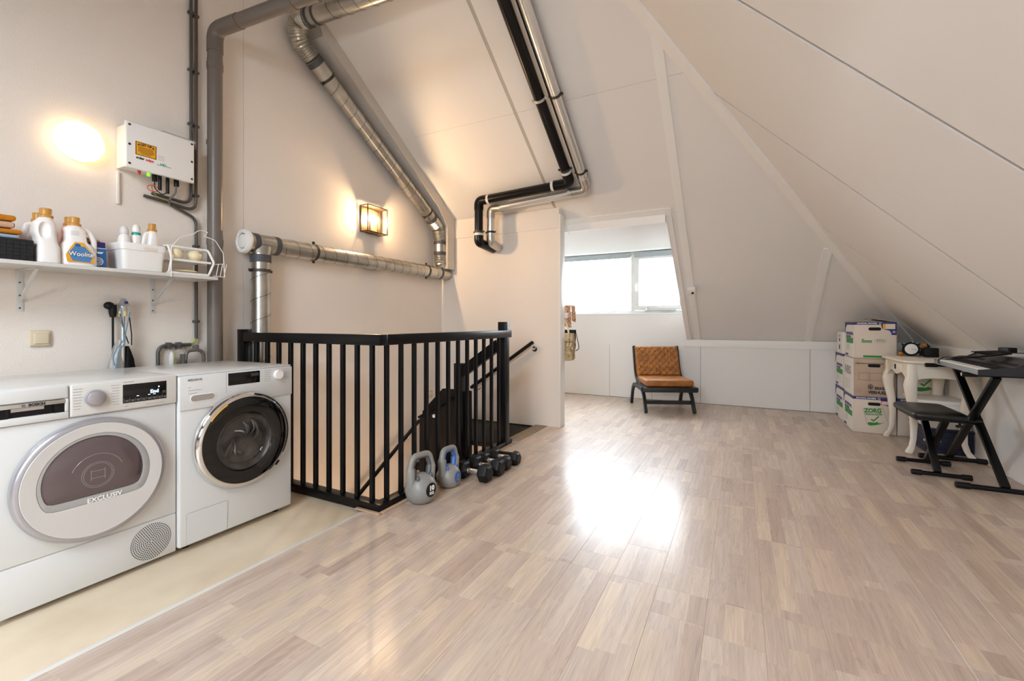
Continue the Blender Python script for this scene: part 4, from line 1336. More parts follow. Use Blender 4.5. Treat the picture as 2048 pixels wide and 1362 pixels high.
MB().bar((DX + 0.0270, 0.857, 0.804), (DX + 0.0270, 0.860, 0.813), 0.002, 0.001, up=(1, 0, 0)).obj('knob_pointer', M_TXTD, kb)
for sgn, y in ((1, 0.783), (-1, 0.932)):
    for k in range(8):
        w_ = 0.030 - 0.003 * (k % 3) - (0.006 if k > 5 else 0)
        z = 0.830 - 0.0115 * k
        a, b = (y, y + w_) if sgn > 0 else (y - w_, y)
        MB().box(DX + 0.010, a, z - 0.0011, DX + 0.0105, b, z + 0.0011).obj('program_print', M_TXTG, pn, smooth=0)
MB().box(DX + 0.010, 0.946, 0.838, DX + 0.0105, 0.985, 0.8405).box(DX + 0.010, 1.03, 0.731, DX + 0.0105, 1.10, 0.733).box(DX + 0.010, 0.95, 0.733, DX + 0.0105, 0.963, 0.736).obj('panel_print', M_TXTG, pn, smooth=0)
dr = MB().rbox(DX - 0.010, DY0, 0.797, DX + 0.009, 0.7705, 0.851, 0.007, 3).rbox(DX - 0.010, DY0, 0.718, DX + 0.009, 0.7705, 0.7455, 0.004, 2).rbox(DX - 0.010, 0.7585, 0.7455, DX + 0.009, 0.7705, 0.797, 0.003, 2).obj('drawer_front', M_WHITE, t)
MB().box(DX - 0.008, DY0, 0.7455, DX - 0.003, 0.7585, 0.7805).box(DX - 0.003, 0.728, 0.7455, DX + 0.006, 0.7585, 0.7805).box(DX - 0.003, DY0, 0.7455, DX + 0.006, 0.606, 0.7805).obj('handle_recess', M_BLKR, dr, smooth=0)
MB().bar((DX + 0.001, 0.612, 0.7735), (DX + 0.001, 0.70, 0.7735), 0.010, 0.012).obj('pull_bar', M_STEEL, dr)
MB().rbox(DX - 0.003, DY0, 0.781, DX + 0.0115, 0.7583, 0.7965, 0.002).obj('badge_strip', M_STEEL, dr)
text('BOSCH', (DX + 0.0118, 0.656, 0.7885), 0.014, '+X', M_TXTD, dr, 0.05)
MB().tube([(DX + 0.012, 0.643 + 0.0048 * math.cos(R(a)), 0.7885 + 0.0048 * math.sin(R(a))) for a in range(0, 360, 24)], 0.0007, 5, closed=True).box(DX + 0.0117, 0.641, 0.7855, DX + 0.0122, 0.6418, 0.7915).box(DX + 0.0117, 0.6442, 0.7855, DX + 0.0122, 0.645, 0.7915).box(DX + 0.0117, 0.6418, 0.788, DX + 0.0122, 0.6442, 0.789).obj('round_emblem', M_TXTD, dr, smooth=0)

# door
dy, dz, drr = 0.851, 0.456, 0.249


def dshape(r, base, rr_=0.05):
    """circle of radius r cut flat at height -base with rounded lower corners"""
    def f(a):
        s_ = math.sin(a)
        lim = base / max(-s_, 1e-3) if s_ < 0 else 9
        k = 14.0
        return (r ** -k + min(lim, 9) ** -k) ** (-1 / k)
    return f


n_ = 72
x0 = DX + 0.001
outer_d = ring_pts(dy, dz, drr, n_)
win_d = ring_pts(dy, dz + 0.006, 0, n_, dshape(0.182, 0.098))
win_i = ring_pts(dy - 0.006, dz + 0.012, 0, n_, dshape(0.163, 0.076))
door = MB().loft([XL(ring_pts(dy, dz, 0.228, n_), x0 + 0.0365), XL(ring_pts(dy, dz, 0.226, n_), x0 + 0.038), XL(win_d, x0 + 0.036), XL(win_d, x0 + 0.024)], False, False).obj('door', mat('door_panel_white', '#cbc9c6', 0.25), t, 25)
MB().loft([XL(ring_pts(dy, dz, 0.2465, n_), x0), XL(ring_pts(dy, dz, 0.2475, n_), x0 + 0.006)], False, False).obj('door_gasket', M_BLKR, door)
MB().loft([XL(ring_pts(dy, dz, 0.2485, n_), x0 + 0.006), XL(ring_pts(dy, dz, drr, n_), x0 + 0.012), XL(ring_pts(dy, dz, 0.2465, n_), x0 + 0.026), XL(ring_pts(dy, dz, 0.2375, n_), x0 + 0.034), XL(ring_pts(dy, dz, 0.2285, n_), x0 + 0.0355)], False, False).obj('door_rim', M_SILV, door, 40)
MB().loft([XL(ring_pts(dy, dz + 0.006, 0, n_, dshape(0.1812, 0.0975)), x0 + 0.0335), XL(ring_pts(dy, dz + 0.006, 0, n_, dshape(0.178, 0.0955)), x0 + 0.035), XL(ring_pts(dy - 0.005, dz + 0.012, 0, n_, dshape(0.164, 0.077)), x0 + 0.0345), XL(win_i, x0 + 0.029)], False, False).obj('window_bezel', M_BEZEL, door, 30)
gl = MB().loft([XL(win_i, x0 + 0.029), XL(ring_pts(dy - 0.004, dz + 0.012, 0, n_, dshape(0.158, 0.072)), x0 + 0.032), XL(ring_pts(dy, dz + 0.012, 0, n_, dshape(0.09, 0.05)), x0 + 0.036), XL(ring_pts(dy, dz + 0.012, 0.003, n_), x0 + 0.037)], False, True).obj('window_glass', M_DGLASS, door, 60)
for rr_ in (0.052, 0.046, 0.085):
    MB().tube([(x0 + 0.0368 - (0.0008 if rr_ > 0.06 else 0), dy + rr_ * math.cos(R(a)), dz + 0.018 + rr_ * math.sin(R(a))) for a in (range(0, 360, 10) if rr_ < 0.06 else range(20, 170, 10))], 0.0006, 4, closed=rr_ < 0.06).obj('embossed_ring', M_BEZEL, door)
MB().bar((x0 + 0.0372, dy - 0.022, dz + 0.034), (x0 + 0.0372, dy + 0.022, dz + 0.034), 0.001, 0.001).bar((x0 + 0.0372, dy - 0.022, dz + 0.006), (x0 + 0.0372, dy + 0.022, dz + 0.006), 0.001, 0.001).bar((x0 + 0.0372, dy - 0.022, dz - 0.002), (x0 + 0.0372, dy - 0.022, dz + 0.040), 0.001, 0.001).bar((x0 + 0.0372, dy + 0.022, dz - 0.002), (x0 + 0.0372, dy + 0.022, dz + 0.040), 0.001, 0.001).obj('embossed_ring', M_BEZEL, door)
text('EXCLUSIV', (x0 + 0.0355, dy - 0.035, dz - 0.083), 0.026, '+X', M_TXTW, door, 0.015, 'LEFT', 1.0)

# ---- washing machine
WXf, WY0, WY1, WB = -2.38, 1.158, 1.756, -3.02
t = thing('washing_machine', 'white washing machine with chrome ringed black porthole beside the railing', 'washing machine', (-2.7, 1.457, -0.012))
MB().rbox(WB, WY0, 0.018, WXf, WY1, 0.842, 0.010, 3).obj('body', M_WHITE, t)
MB().rbox(WB, WY0 - 0.001, 0.8425, WXf - 0.008, WY1 + 0.001, 0.850, 0.003, 2).obj('top_plate', M_WHITE, t)
for y in (WY0 + 0.06, WY1 - 0.06):
    for x in (WB + 0.06, WXf - 0.07):
        MB().cyl((x, y, -0.0115), (x, y, 0.02), 0.018).obj('foot', M_BLKR, t)
fp = MB().rbox(WXf - 0.002, WY0 + 0.002, 0.676, WXf + 0.006, WY1 - 0.002, 0.840, 0.003, 2).obj('control_panel', M_WHITE, t)
MB().box(WXf + 0.006, 1.373, 0.735, WXf + 0.0064, 1.3742, 0.838).obj('panel_joint', M_SEAMG, fp, smooth=0)
MB().rbox(WXf + 0.003, 1.384, 0.770, WXf + 0.0072, 1.555, 0.834, 0.001).obj('display', M_SCREEN, fp)
MB().box(WXf + 0.0072, 1.505, 0.808, WXf + 0.0076, 1.548, 0.824).obj('display_segment', mat('dim_display', '#3c3c40', 0.2), fp, smooth=0)
kn = MB().lathe([(0.026, 0.0), (0.026, 0.016), (0.024, 0.019), (0.001, 0.0195)], (WXf + 0.006, 1.662, 0.801), 'X', 36).obj('program_knob', M_WPL, fp)
MB().box(WXf + 0.0254, 1.6612, 0.815, WXf + 0.0260, 1.6628, 0.825).obj('knob_pointer', M_RED, kn, smooth=0)
for sgn, y in ((1, 1.583), (-1, 1.738)):
    for k in range(6):
        w_ = 0.040 - 0.004 * (k % 3)
        z = 0.829 - 0.0115 * k
        a, b = (y, y + w_) if sgn > 0 else (y - w_, y)
        MB().box(WXf + 0.006, a, z - 0.0009, WXf + 0.0064, b, z + 0.0009).obj('program_print', M_TXTG, fp, smooth=0)
text('Miele&Cie'.upper(), (WXf + 0.006, 1.193, 0.820), 0.014, '+X', M_TXTG, fp, 0.03, 'LEFT', 1.0)
for k, w_ in enumerate((0.012, 0.060, 0.040)):
    MB().box(WXf + 0.006, 1.196, 0.782 - 0.014 * k, WXf + 0.0064, 1.196 + w_, 0.7845 - 0.014 * k).obj('panel_print', M_TXTG, fp, smooth=0)
pl = [(1.222 + 0.0165 * math.cos(R(a)), 0.7285 + 0.0165 * math.sin(R(a))) for a in range(90, 271, 15)] + [(1.302 + 0.0165 * math.cos(R(a)), 0.7285 + 0.0165 * math.sin(R(a))) for a in range(-90, 91, 15)]
dw = MB().prism(XL(pl, WXf + 0.0045), (0.003, 0, 0)).obj('detergent_drawer_grip', M_STEEL, fp, smooth=0)
MB().tube(XL(pl, WXf + 0.0065), 0.0022, 6, closed=True).obj('grip_rim', M_WPL, dw)
wy_, wz_ = 1.464, 0.478
xw = WXf + 0.0005
door = MB().loft([XL(ring_pts(wy_, wz_, 0.249, n_), xw), XL(ring_pts(wy_, wz_, 0.252, n_), xw + 0.012), XL(ring_pts(wy_, wz_, 0.246, n_), xw + 0.030), XL(ring_pts(wy_, wz_, 0.232, n_), xw + 0.041), XL(ring_pts(wy_, wz_, 0.226, n_), xw + 0.041)], False, False).obj('door', M_CHROME, t, 50)
MB().loft([XL(ring_pts(wy_, wz_, 0.226, n_), xw + 0.0405), XL(ring_pts(wy_ + 0.006, wz_, 0.19, n_), xw + 0.044), XL(ring_pts(wy_ - 0.004, wz_ - 0.008, 0.155, n_), xw + 0.042), XL(ring_pts(wy_ - 0.006, wz_ - 0.008, 0.150, n_), xw + 0.034)], False, False).obj('black_glass', M_BGLASS, door, 50)
MB().loft([XL(ring_pts(wy_ - 0.006, wz_ - 0.008, 0.150, n_), xw + 0.034), XL(ring_pts(wy_ - 0.006, wz_ - 0.008, 0.142, n_), xw + 0.040), XL(ring_pts(wy_ - 0.006, wz_ - 0.008, 0.09, n_), xw + 0.050), XL(ring_pts(wy_ - 0.006, wz_ - 0.008, 0.003, n_), xw + 0.054)], False, True).obj('porthole_glass', M_PORT, door, 60)
dm = MB().loft([XL(ring_pts(wy_ - 0.006, wz_ - 0.008, 0.150, n_), xw + 0.033), XL(ring_pts(wy_ - 0.006, wz_ - 0.008, 0.140, n_), xw + 0.012), XL(ring_pts(wy_ - 0.006, wz_ - 0.008, 0.11, n_), xw + 0.004), XL(ring_pts(wy_ - 0.006, wz_ - 0.008, 0.003, n_), xw + 0.0035)], False, True).obj('drum', M_DRUM, door, 60)
rnd = random.Random(11)
for k in range(10):
    a0_ = rnd.uniform(0, 6.28)
    r0_ = rnd.uniform(0.02, 0.06)
    r1_ = rnd.uniform(0.07, 0.125)
    tw_ = rnd.uniform(0.5, 1.6)
    pts = [(xw + 0.006 + 0.018 * math.sin(f * 3.1), wy_ - 0.006 + (r0_ + (r1_ - r0_) * f) * math.cos(a0_ + tw_ * f), wz_ - 0.008 + (r0_ + (r1_ - r0_) * f) * math.sin(a0_ + tw_ * f)) for f in [i / 10 for i in range(11)]]
    MB().tube(pts, [0.003 + 0.006 * math.sin(i / 10 * 3.1) * (0.4 + 0.6 * (k % 3) / 2) for i in range(11)], 8).obj('drum_rib', M_STEEL if k % 5 == 1 else M_DRUM, door)
MB().tube([(xw + 0.020, wy_ - 0.006 + 0.118 * math.cos(R(a)), wz_ - 0.008 + 0.118 * math.sin(R(a))) for a in range(0, 360, 8)], 0.0045, 6, closed=True).obj('bowl_rim', M_PORT, door)
oa = [(xw + 0.0445, wy_ + 0.225 * math.cos(R(a)), wz_ + 0.225 * math.sin(R(a))) for a in range(118, 146, 3)]
MB().tube(oa, 0.0028, 6).obj('orange_mark', M_LBLO, door)
MB().bar((xw + 0.030, wy_ + 0.185, wz_ - 0.163), (xw + 0.030, wy_ + 0.165, wz_ - 0.182), 0.012, 0.014, up=(1, 0, 0)).obj('door_catch', M_BLKR, door)
MB().tube([(xw + 0.036, wy_ + 0.240 * math.cos(R(a)), wz_ + 0.240 * math.sin(R(a))) for a in range(-30, 81, 5)], 0.004, 6).obj('grip_groove', M_BLKR, door)
fo = [(1.190, 0.024), (1.376, 0.024), (1.380, 0.030), (1.384, 0.166), (1.378, 0.172), (1.196, 0.172), (1.190, 0.166)]
fo = [(y, z + 0.002) for y, z in fo]
fl_ = MB().prism(XL(fo, WXf), (0.0025, 0, 0)).obj('filter_flap', M_WHITE, t, smooth=0)
MB().tube(XL(fo, WXf + 0.0008), 0.0014, 4, closed=True).obj('flap_joint', M_SEAMG, fl_, smooth=0)
MB().tube([(WXf + 0.0028, 1.293 + 0.009 * math.cos(R(a)), 0.143 + 0.009 * math.sin(R(a))) for a in range(0, 360, 20)], 0.0006, 4, closed=True).obj('flap_lock', M_WPL2, fl_)

# ================================================================== stair railing
RY, RX = 1.962, -1.882
t = thing('stair_railing', 'black wooden railing with square balusters around the stairwell', 'railing', (RX, RY, 0))
MB().rbox(-3.196, RY - 0.035, 0.966, RX + 0.035, RY + 0.035, 1.030, 0.004).obj('handrail', M_BLK, t)
MB().rbox(RX - 0.035, RY + 0.0355, 0.966, RX + 0.035, 3.585, 1.030, 0.004).obj('handrail', M_BLK, t)
MB().rbox(-3.196, RY - 0.033, -0.006, RX + 0.033, RY + 0.033, 0.046, 0.003).obj('bottom_rail', M_BLK, t)
MB().rbox(RX - 0.033, RY + 0.0335, 0.001, RX + 0.033, 3.60, 0.046, 0.003).obj('bottom_rail', M_BLK, t)
MB().rbox(-3.197, RY - 0.036, -0.006, -3.125, RY + 0.036, 1.052, 0.003).obj('post', M_BLK, t)
MB().rbox(-1.925, 3.465, -0.25, -1.848, 3.54, 1.105, 0.003).obj('post', M_BLK, t)
hb = MB().rbox(-0.0125, -0.0125, 0.0465, 0.0125, 0.0125, 0.9655, 0.002, 1).mesh('baluster', M_BLK)
for k in range(10):
    o = bpy.data.objects.new('baluster', hb)
    COL.objects.link(o)
    o.parent = t
    o.location = (-3.031 + 0.1213 * k - RX + (0), 0, 0)
for k in range(12):
    o = bpy.data.objects.new('baluster', hb)
    COL.objects.link(o)
    o.parent = t
    o.location = (0, 2.021 + 0.1255 * k - RY, 0)
struct(MB().rbox(-2.02, RY - 0.060, 0.0005, RX + 0.052, RY - 0.036, 0.010, 0.002).rbox(RX + 0.036, RY - 0.034, 0.0005, RX + 0.058, 3.60, 0.012, 0.002).obj('trim_30', mat('wood_edge_strip', '#b79a80', 0.4)))
tag(MB().rbox(RX + 0.0, 3.601, 0.001, RX + 0.07, 3.66, 0.006, 0.002).obj('edge_profile', M_SILV), 'short silver edge profile at the foot of the far railing post', 'edge profile')

# stairs: top treads, lower newel, sloping rails, balustrade panel
t = thing('staircase', 'black painted staircase turning down inside the stairwell', 'staircase', (-2.2, 4.0, -0.2))
MB().rbox(-2.80, 3.57, -0.06, -1.968, 4.350, -0.018, 0.003).obj('landing', M_BLKM, t)
for k in range(4):
    MB().prism([(-3.19, 4.345 - 0.2 * k, -0.25 - 0.24 * k), (-2.83, 4.345 - 0.1 * k, -0.25 - 0.24 * k), (-2.83, 4.05 - 0.1 * k, -0.25 - 0.24 * k), (-3.19, 3.95 - 0.2 * k, -0.25 - 0.24 * k)], (0, 0, 0.04)).obj('tread', M_BLKM, t)
for k in range(9):
    y = 3.40 - 0.22 * k
    MB().rbox(-3.19, y - 0.24, -1.22 - 0.14 * k, -2.42, y, -1.18 - 0.14 * k, 0.003).obj('tread', M_BLKM, t)
MB().prism([(-1.926, 4.352, -0.01), (-3.19, 4.352, -0.02), (-3.19, 4.352, -0.09), (-1.926, 4.352, -0.09)], (0, 0.02, 0)).obj('wall_string', M_BLKM, t)
MB().rbox(-2.392, 3.455, -1.2, -2.312, 3.53, 0.718, 0.003).obj('newel_post', M_BLK, t)
MB().bar((-2.315, 3.492, 0.635), (-1.926, 3.492, 0.905), 0.05, 0.095).obj('sloping_rail', M_BLK, t)
MB().prism([(-2.83, 3.545, 0.213), (-2.745, 3.545, 0.299), (-2.586, 3.545, 0.456), (-2.393, 3.545, 0.459), (-2.393, 3.545, -1.6), (-2.83, 3.545, -1.6)], (0, 0.02, 0)).prism([(-2.26, 3.545, 0.455), (-2.311, 3.545, 0.458), (-2.311, 3.545, -1.2), (-2.26, 3.545, -1.2)], (0, 0.02, 0)).obj('balustrade_panel', M_BLKM, t, smooth=0)
MB().prism([(-2.80, 3.46, 0.172), (-2.745, 3.46, 0.202), (-2.393, 3.46, 0.392), (-2.393, 3.46, -1.6), (-2.80, 3.46, -1.6)], (0, 0.02, 0)).obj('balustrade_panel', M_BLK, t, smooth=0)
MB().bar((-2.79, 3.455, 0.178), (-2.393, 3.455, 0.397), 0.06, 0.018).obj('cap_strip', M_BLK, t)
MB().ball((-2.615, 3.448, 0.205), 0.018, 12, 8).obj('white_knob', M_WPL, t)
hr = thing('wall_handrail', 'black handrail on silver brackets along the partition wall', 'handrail', (-2.3, 4.32, 0.6))
MB().tube([(-2.752, 4.315, 0.352), (-2.745, 4.315, 0.358), (-1.975, 4.315, 0.888), (-1.968, 4.315, 0.893)], [0.013, 0.02, 0.02, 0.013], 12).obj('rail', M_BLK, hr)
for x, z in ((-1.985, 0.87), (-2.68, 0.39)):
    MB().tube(fillet([(x, 4.315, z - 0.005), (x, 4.325, z - 0.05), (x + 0.01, 4.372, z - 0.055)], 0.02), 0.007, 8).cyl((x + 0.01, 4.366, z - 0.055), (x + 0.01, 4.374, z - 0.055), 0.03).obj('bracket', M_CHROME, hr)
hr = thing('wall_handrail', 'black handrail descending along the left wall of the stairwell', 'handrail', (-3.14, 3.4, -0.2))
MB().tube([(-3.14, 3.88, 0.028), (-3.14, 3.872, 0.022), (-3.14, 1.98, -1.10)], [0.013, 0.02, 0.02], 12).obj('rail', M_BLK, hr)
for y in (3.7, 2.9, 2.2):
    z = 0.022 - (3.872 - y) * 0.593
    MB().tube(fillet([(-3.14, y, z - 0.005), (-3.145, y, z - 0.05), (-3.198, y, z - 0.055)], 0.02), 0.007, 8).cyl((-3.199, y, z - 0.055), (-3.19, y, z - 0.055), 0.03).obj('bracket', M_CHROME, hr)
t = thing('stair_switch', 'small cream switch on the left wall behind the stair balustrade', 'switch', (WX, 4.14, 0.275))
MB().rbox(-3.199, 4.10, 0.235, -3.186, 4.18, 0.315, 0.004).obj('plate', M_BEIGE, t)
MB().rbox(-3.187, 4.115, 0.25, -3.18, 4.165, 0.30, 0.003).obj('rocker', M_BEIGE, t)

# ================================================================== kettlebells and dumbbells
def kettlebell(label, c, r, h, rz, m, min_, lab, labm, name='kettlebell'):
    t = thing(name, label, 'kettlebell', (c[0], c[1], 0), rz)
    b = MB()
    prof = [(0.002, 0.0015), (r * 0.58, 0.0015), (r * 0.66, 0.004)]
    for i in range(15):
        a = -0.78 + (math.pi / 2 + 0.78) * i / 14
        prof.append((max(r * math.cos(a), 0.002), r * 0.76 + r * 1.02 * math.sin(a)))
    # local frame: label faces +X, handle spans along Y
    b.lathe(prof, (0, 0, 0), 'Z', 28)
    b.obj('body', m, t, 60, world=False)
    s0 = [(0, -r * 0.74, r * 1.05), (0, -r * 0.84, h * 0.72), (0, -r * 0.66, h - 0.020), (0, r * 0.62, h - 0.020), (0, r * 0.84, h * 0.70), (0, r * 0.70, r * 1.08)]
    pp = fillet(s0, [r * 0.6, r * 0.46, r * 0.46, r * 0.6], 12)
    k = len(pp)
    rads = [0.019 + 0.010 * (abs(i / (k - 1) - 0.5) * 2) ** 4 for i in range(k)]
    MB().tube(pp, rads, 14, sx=0.95).obj('handle', m, t, 60, world=False)
    MB().tube([p + (Vector((0, 0, r * 1.28)) - p) * 0.0 + Vector((0, 0 if abs(p.y) < 0.2 * r else (-0.013 if p.y > 0 else 0.013), -0.010 if p.z > h * 0.8 else -0.002)) for p in pp], [q * 0.80 for q in rads], 12).obj('inner_grip', min_, t, 60, world=False)
    for sgn in (-1, 1):
        MB().ball((r * 0.30, sgn * r * 0.50, r * 1.46), r * 0.24, 14, 8, (0.75, 0.55, 1.3)).obj('grip_root', min_, t, 60, world=False)
    MB().tube([(r * 1.0 * math.cos(R(a)) * 0.985, r * 1.0 * math.sin(R(a)) * 0.985, r * (0.66 + 0.13 * math.sin(R(a * 2)))) for a in range(0, 360, 8)], 0.0018, 6, closed=True).obj('belly_groove', m, t, world=False)
    lc = Vector((r * 0.965, 0, r * 0.92))
    MB().ball(lc, r * 0.40, 24, 8, (0.12, 1, 1.1)).obj('label_disc', labm, t, 60, world=False)
    ex = Vector((r * 1.016, 0, r * 1.2))
    M4 = wm(t)
    if lab[0]:
        rgt = M4.to_3x3() @ Vector((0, 1, 0))
        nn = M4.to_3x3() @ Vector((1, 0, 0))
        text(lab[0], M4 @ Vector((r * 1.012, 0, r * 1.04)), r * 0.40, None, M_TXTW if labm == M_BLKR else M_KBG, t, 0.05, 'CENTER', basis=(rgt, (0, 0, 1), nn))
        text(lab[1], M4 @ Vector((r * 1.010, 0, r * 0.73)), r * 0.24, None, M_TXTW if labm == M_BLKR else M_KBG, t, 0.04, 'CENTER', basis=(rgt, (0, 0, 1), nn))
    return t


kettlebell('grey kettlebell with black 10 kg disc, nearest the railing corner', (-1.755, 2.185), 0.098, 0.305, R(-12), M_KBG, M_KBD, ('10', 'KG'), M_BLKR)
kettlebell('smaller grey kettlebell with blue handle lining behind the 10 kg one', (-1.752, 2.472), 0.083, 0.272, R(-6), M_KBG, M_KBBL, ('6', 'KG'), M_KBBL)


def dumbbell(label, y, xo, xi, r, rz=0.0):
    t = thing('hex_dumbbell', label, 'dumbbell', ((xo + xi) / 2, y, 0), rz, 'hexagonal dumbbells beside the railing')
    ap_ = r * math.cos(math.pi / 6)
    hl = (xo - xi) / 2
    for sgn in (1, -1):
        def hx(rad, x):
            return [(x * sgn, rad * math.cos(R(60 * i)), ap_ + 0.0012 + rad * math.sin(R(60 * i))) for i in range(6)]
        MB().loft([hx(r * 0.72, hl), hx(r * 0.97, hl - 0.012), hx(r, hl - 0.018), hx(r, hl - r * 1.05), hx(r * 0.80, hl - r * 1.25)]).obj('head', M_BLKR, t, 20, world=False)
    k = 12
    pts = [(-hl + r * 1.2 + (2 * hl - 2.4 * r) * i / k, 0, ap_ + 0.0012) for i in range(k + 1)]
    MB().tube(pts, [0.0125 + 0.0035 * math.sin(math.pi * i / k) for i in range(k + 1)], 14).obj('grip', M_STEEL, t, 50, world=False)
    for sgn in (1, -1):
        MB().cyl((sgn * (hl - r * 1.25), 0, ap_), (sgn * (hl - r * 1.36), 0, ap_), 0.019).obj('collar', M_CHROME, t, world=False)
    return t


dumbbell('large hex dumbbell nearest the blue kettlebell, chrome grip fully in view', 2.655, -1.535, -1.80, 0.064)
dumbbell('large hex dumbbell second from the kettlebells', 2.805, -1.520, -1.79, 0.064)
dumbbell('medium hex dumbbell third from the kettlebells', 2.945, -1.535, -1.79, 0.054)
dumbbell('medium hex dumbbell farthest of the four hexagonal ones', 3.075, -1.520, -1.77, 0.054)
for i, (y, l_, rz) in enumerate(((3.235, 'small round ended black dumbbell nearest the far railing post', R(6)), (3.165, 'small round ended black dumbbell lying against the farthest hex dumbbell', R(2)))):
    t = thing('small_dumbbell', l_, 'dumbbell', (-1.715, y, 0), rz, 'small black dumbbells beside the railing')
    MB().tube([(-0.06, 0, 0.027), (0.06, 0, 0.027)], 0.011, 10).obj('grip', M_BLKR, t, world=False)
    for sgn in (-1, 1):
        MB().ball((sgn * 0.078, 0, 0.0275), 0.026, 14, 10).obj('head', M_BLKR, t, 60, world=False)

# ================================================================== cognac lounge chair
t = thing('lounge_chair', 'quilted cognac leather lounge chair with black crossed frame before the knee wall', 'chair', (-0.757, 5.656, 0), R(23.5))
cw = 0.30


def quilt(x0, x1, y0, z0, y1, z1, thick, name, parent, nu=110, nv=90, pitch=0.092, dpt=0.012):
    """padded slab from lower front edge (y0,z0) to upper edge (y1,z1), quilted on its front"""
    L_ = math.hypot(y1 - y0, z1 - z0)
    d = Vector((0, (y1 - y0) / L_, (z1 - z0) / L_))
    nrm = Vector((1, 0, 0)).cross(d)
    if nrm.y > 0:
        nrm = -nrm

    def fn(u, v):
        x = x0 + (x1 - x0) * u
        s_ = v * L_
        q1 = abs(math.sin(math.pi * (x + s_ * 0.95) / pitch))
        q2 = abs(math.sin(math.pi * (x - s_ * 0.95) / pitch))
        h = dpt * (min(q1, q2) ** 0.4) if dpt else 0.0
        e = min(u, 1 - u) * (x1 - x0)
        e2 = min(v, 1 - v) * L_
        edge = min(1.0, max(0.0, e) / 0.022, max(0.0, e2) / 0.022)
        h = h * edge + thick * (1 - (1 - edge) ** 2.2) ** 0.5
        return Vector((x, y0, z0)) + d * s_ + nrm * h
    mb = MB().grid(fn, nu, nv)
    return mb


qb = quilt(-cw + 0.016, cw - 0.016, 0.565, 0.375, 0.72, 0.766, 0.055, 'backrest', t, pitch=0.082, dpt=0.017)
qb.obj('backrest', M_LEATH, t, 60, world=False, fix=False)
MB().prism([(-cw + 0.022, 0.578, 0.40), (cw - 0.022, 0.578, 0.40), (cw - 0.022, 0.723, 0.758), (-cw + 0.022, 0.723, 0.758)], (0, 0.012, -0.004)).obj('back_board', M_CHFR, t, world=False, smooth=0)
MB().rbox(-cw + 0.014, 0.012, 0.316, cw - 0.014, 0.60, 0.400, 0.026, 4).obj('seat_cushion', M_LEATH, t, 50, world=False)
MB().rbox(-cw - 0.02, -0.012, 0.255, cw + 0.02, 0.022, 0.313, 0.003).rbox(-cw + 0.01, 0.0225, 0.275, cw - 0.01, 0.59, 0.313, 0.003).obj('seat_frame', M_CHFR, t, 30, world=False)


def flat_curve(pts, w, th):
    P = [Vector(p) for p in pts]
    loops = []
    for i, p in enumerate(P):
        a, b = P[max(i - 1, 0)], P[min(i + 1, len(P) - 1)]
        d = (b - a).normalized()
        n = Vector((1, 0, 0)).cross(d)
        loops.append([p + Vector((sx_ * w / 2, 0, 0)) + n * sn * th / 2 for sx_, sn in ((-1, -1), (1, -1), (1, 1), (-1, 1))])
    return MB().loft(loops)


for sgn in (-1, 1):
    x = sgn * (cw - 0.012)
    pts = fillet([(x, 0.735, 0.775), (x, 0.585, 0.36), (x, 0.43, 0.245), (x, 0.0, 0.005)], [0.5, 0.6], 8)
    pts = fillet([(x, 0.735, 0.775), (x, 0.60, 0.38), (x, 0.14, 0.24), (x, 0.01, 0.004)], [0.25, 0.35], 10)
    flat_curve(pts, 0.034, 0.044).obj('front_leg', M_CHFR, t, 40, world=False)
    pts = fillet([(x + sgn * 0.0355, 0.03, 0.285), (x + sgn * 0.0355, 0.58, 0.292), (x + sgn * 0.0355, 0.70, 0.006)], [0.36], 14)
    flat_curve(pts, 0.034, 0.044).obj('rear_leg', M_CHFR, t, 40, world=False)
MB().bar((-cw + 0.012, 0.095, 0.118), (cw - 0.012, 0.095, 0.118), 0.028, 0.045).obj('stretcher', M_CHFR, t, world=False)

# ================================================================== moving boxes
def vfold(px, s):
    return px * s


def check_mark(mb, ox, oz, s, y):
    pts = [(-0.30, 0.12), (-0.20, 0.20), (-0.10, 0.08), (0.26, 0.48), (0.34, 0.44), (-0.08, -0.06)]
    mb.prism([(ox + s * a, y, oz + s * b) for a, b in pts], (0, -0.0008, 0))
    hand = [(-0.52, -0.30), (-0.46, -0.14), (-0.30, -0.12), (0.02, -0.13), (0.16, -0.06), (0.30, -0.08), (0.22, -0.15), (0.44, -0.15), (0.70, -0.05), (0.40, -0.24), (0.10, -0.34), (-0.20, -0.42), (-0.40, -0.42)]
    mb.prism([(ox + s * a, y, oz + s * b) for a, b in hand], (0, -0.0008, 0))
    return mb


def zorg(par, cx, cz, s, y, rot=0.10):
    fr_ = []
    c_, s_ = math.cos(rot), math.sin(rot)
    for a, b in ((-0.5, 0.52), (0.5, 0.52), (0.62, -0.42)):
        fr_.append((cx + s * (a * c_ - b * s_) * 0.9, y - 0.0006, cz + s * (a * s_ + b * c_)))
    fr_ = [(cx + s * -0.28, y - 0.0006, cz - s * 0.40), (cx + s * -0.47, y - 0.0006, cz + s * 0.52), (cx + s * 0.44, y - 0.0006, cz + s * 0.58), (cx + s * 0.62, y - 0.0006, cz - s * 0.12)]
    MB().tube(fr_, 0.0012, 4).obj('print_frame', M_PGREEN, par)
    text('ZORG', (cx - 0.02 * s, y, cz + 0.40 * s), 0.30 * s, '-Y', M_PGREEN, par, 0.045, 'CENTER', 0.92, 0.05)
    text('VERHUIZER', (cx + 0.01 * s, y, cz + 0.20 * s), 0.165 * s, '-Y', M_PGREEN, par, 0.02, 'CENTER', 0.92, 0.06)
    check_mark(MB(), cx + 0.06 * s, cz - 0.18 * s, s * 0.62, y - 0.0003).obj('print_check', M_PGREEN, par, smooth=0)


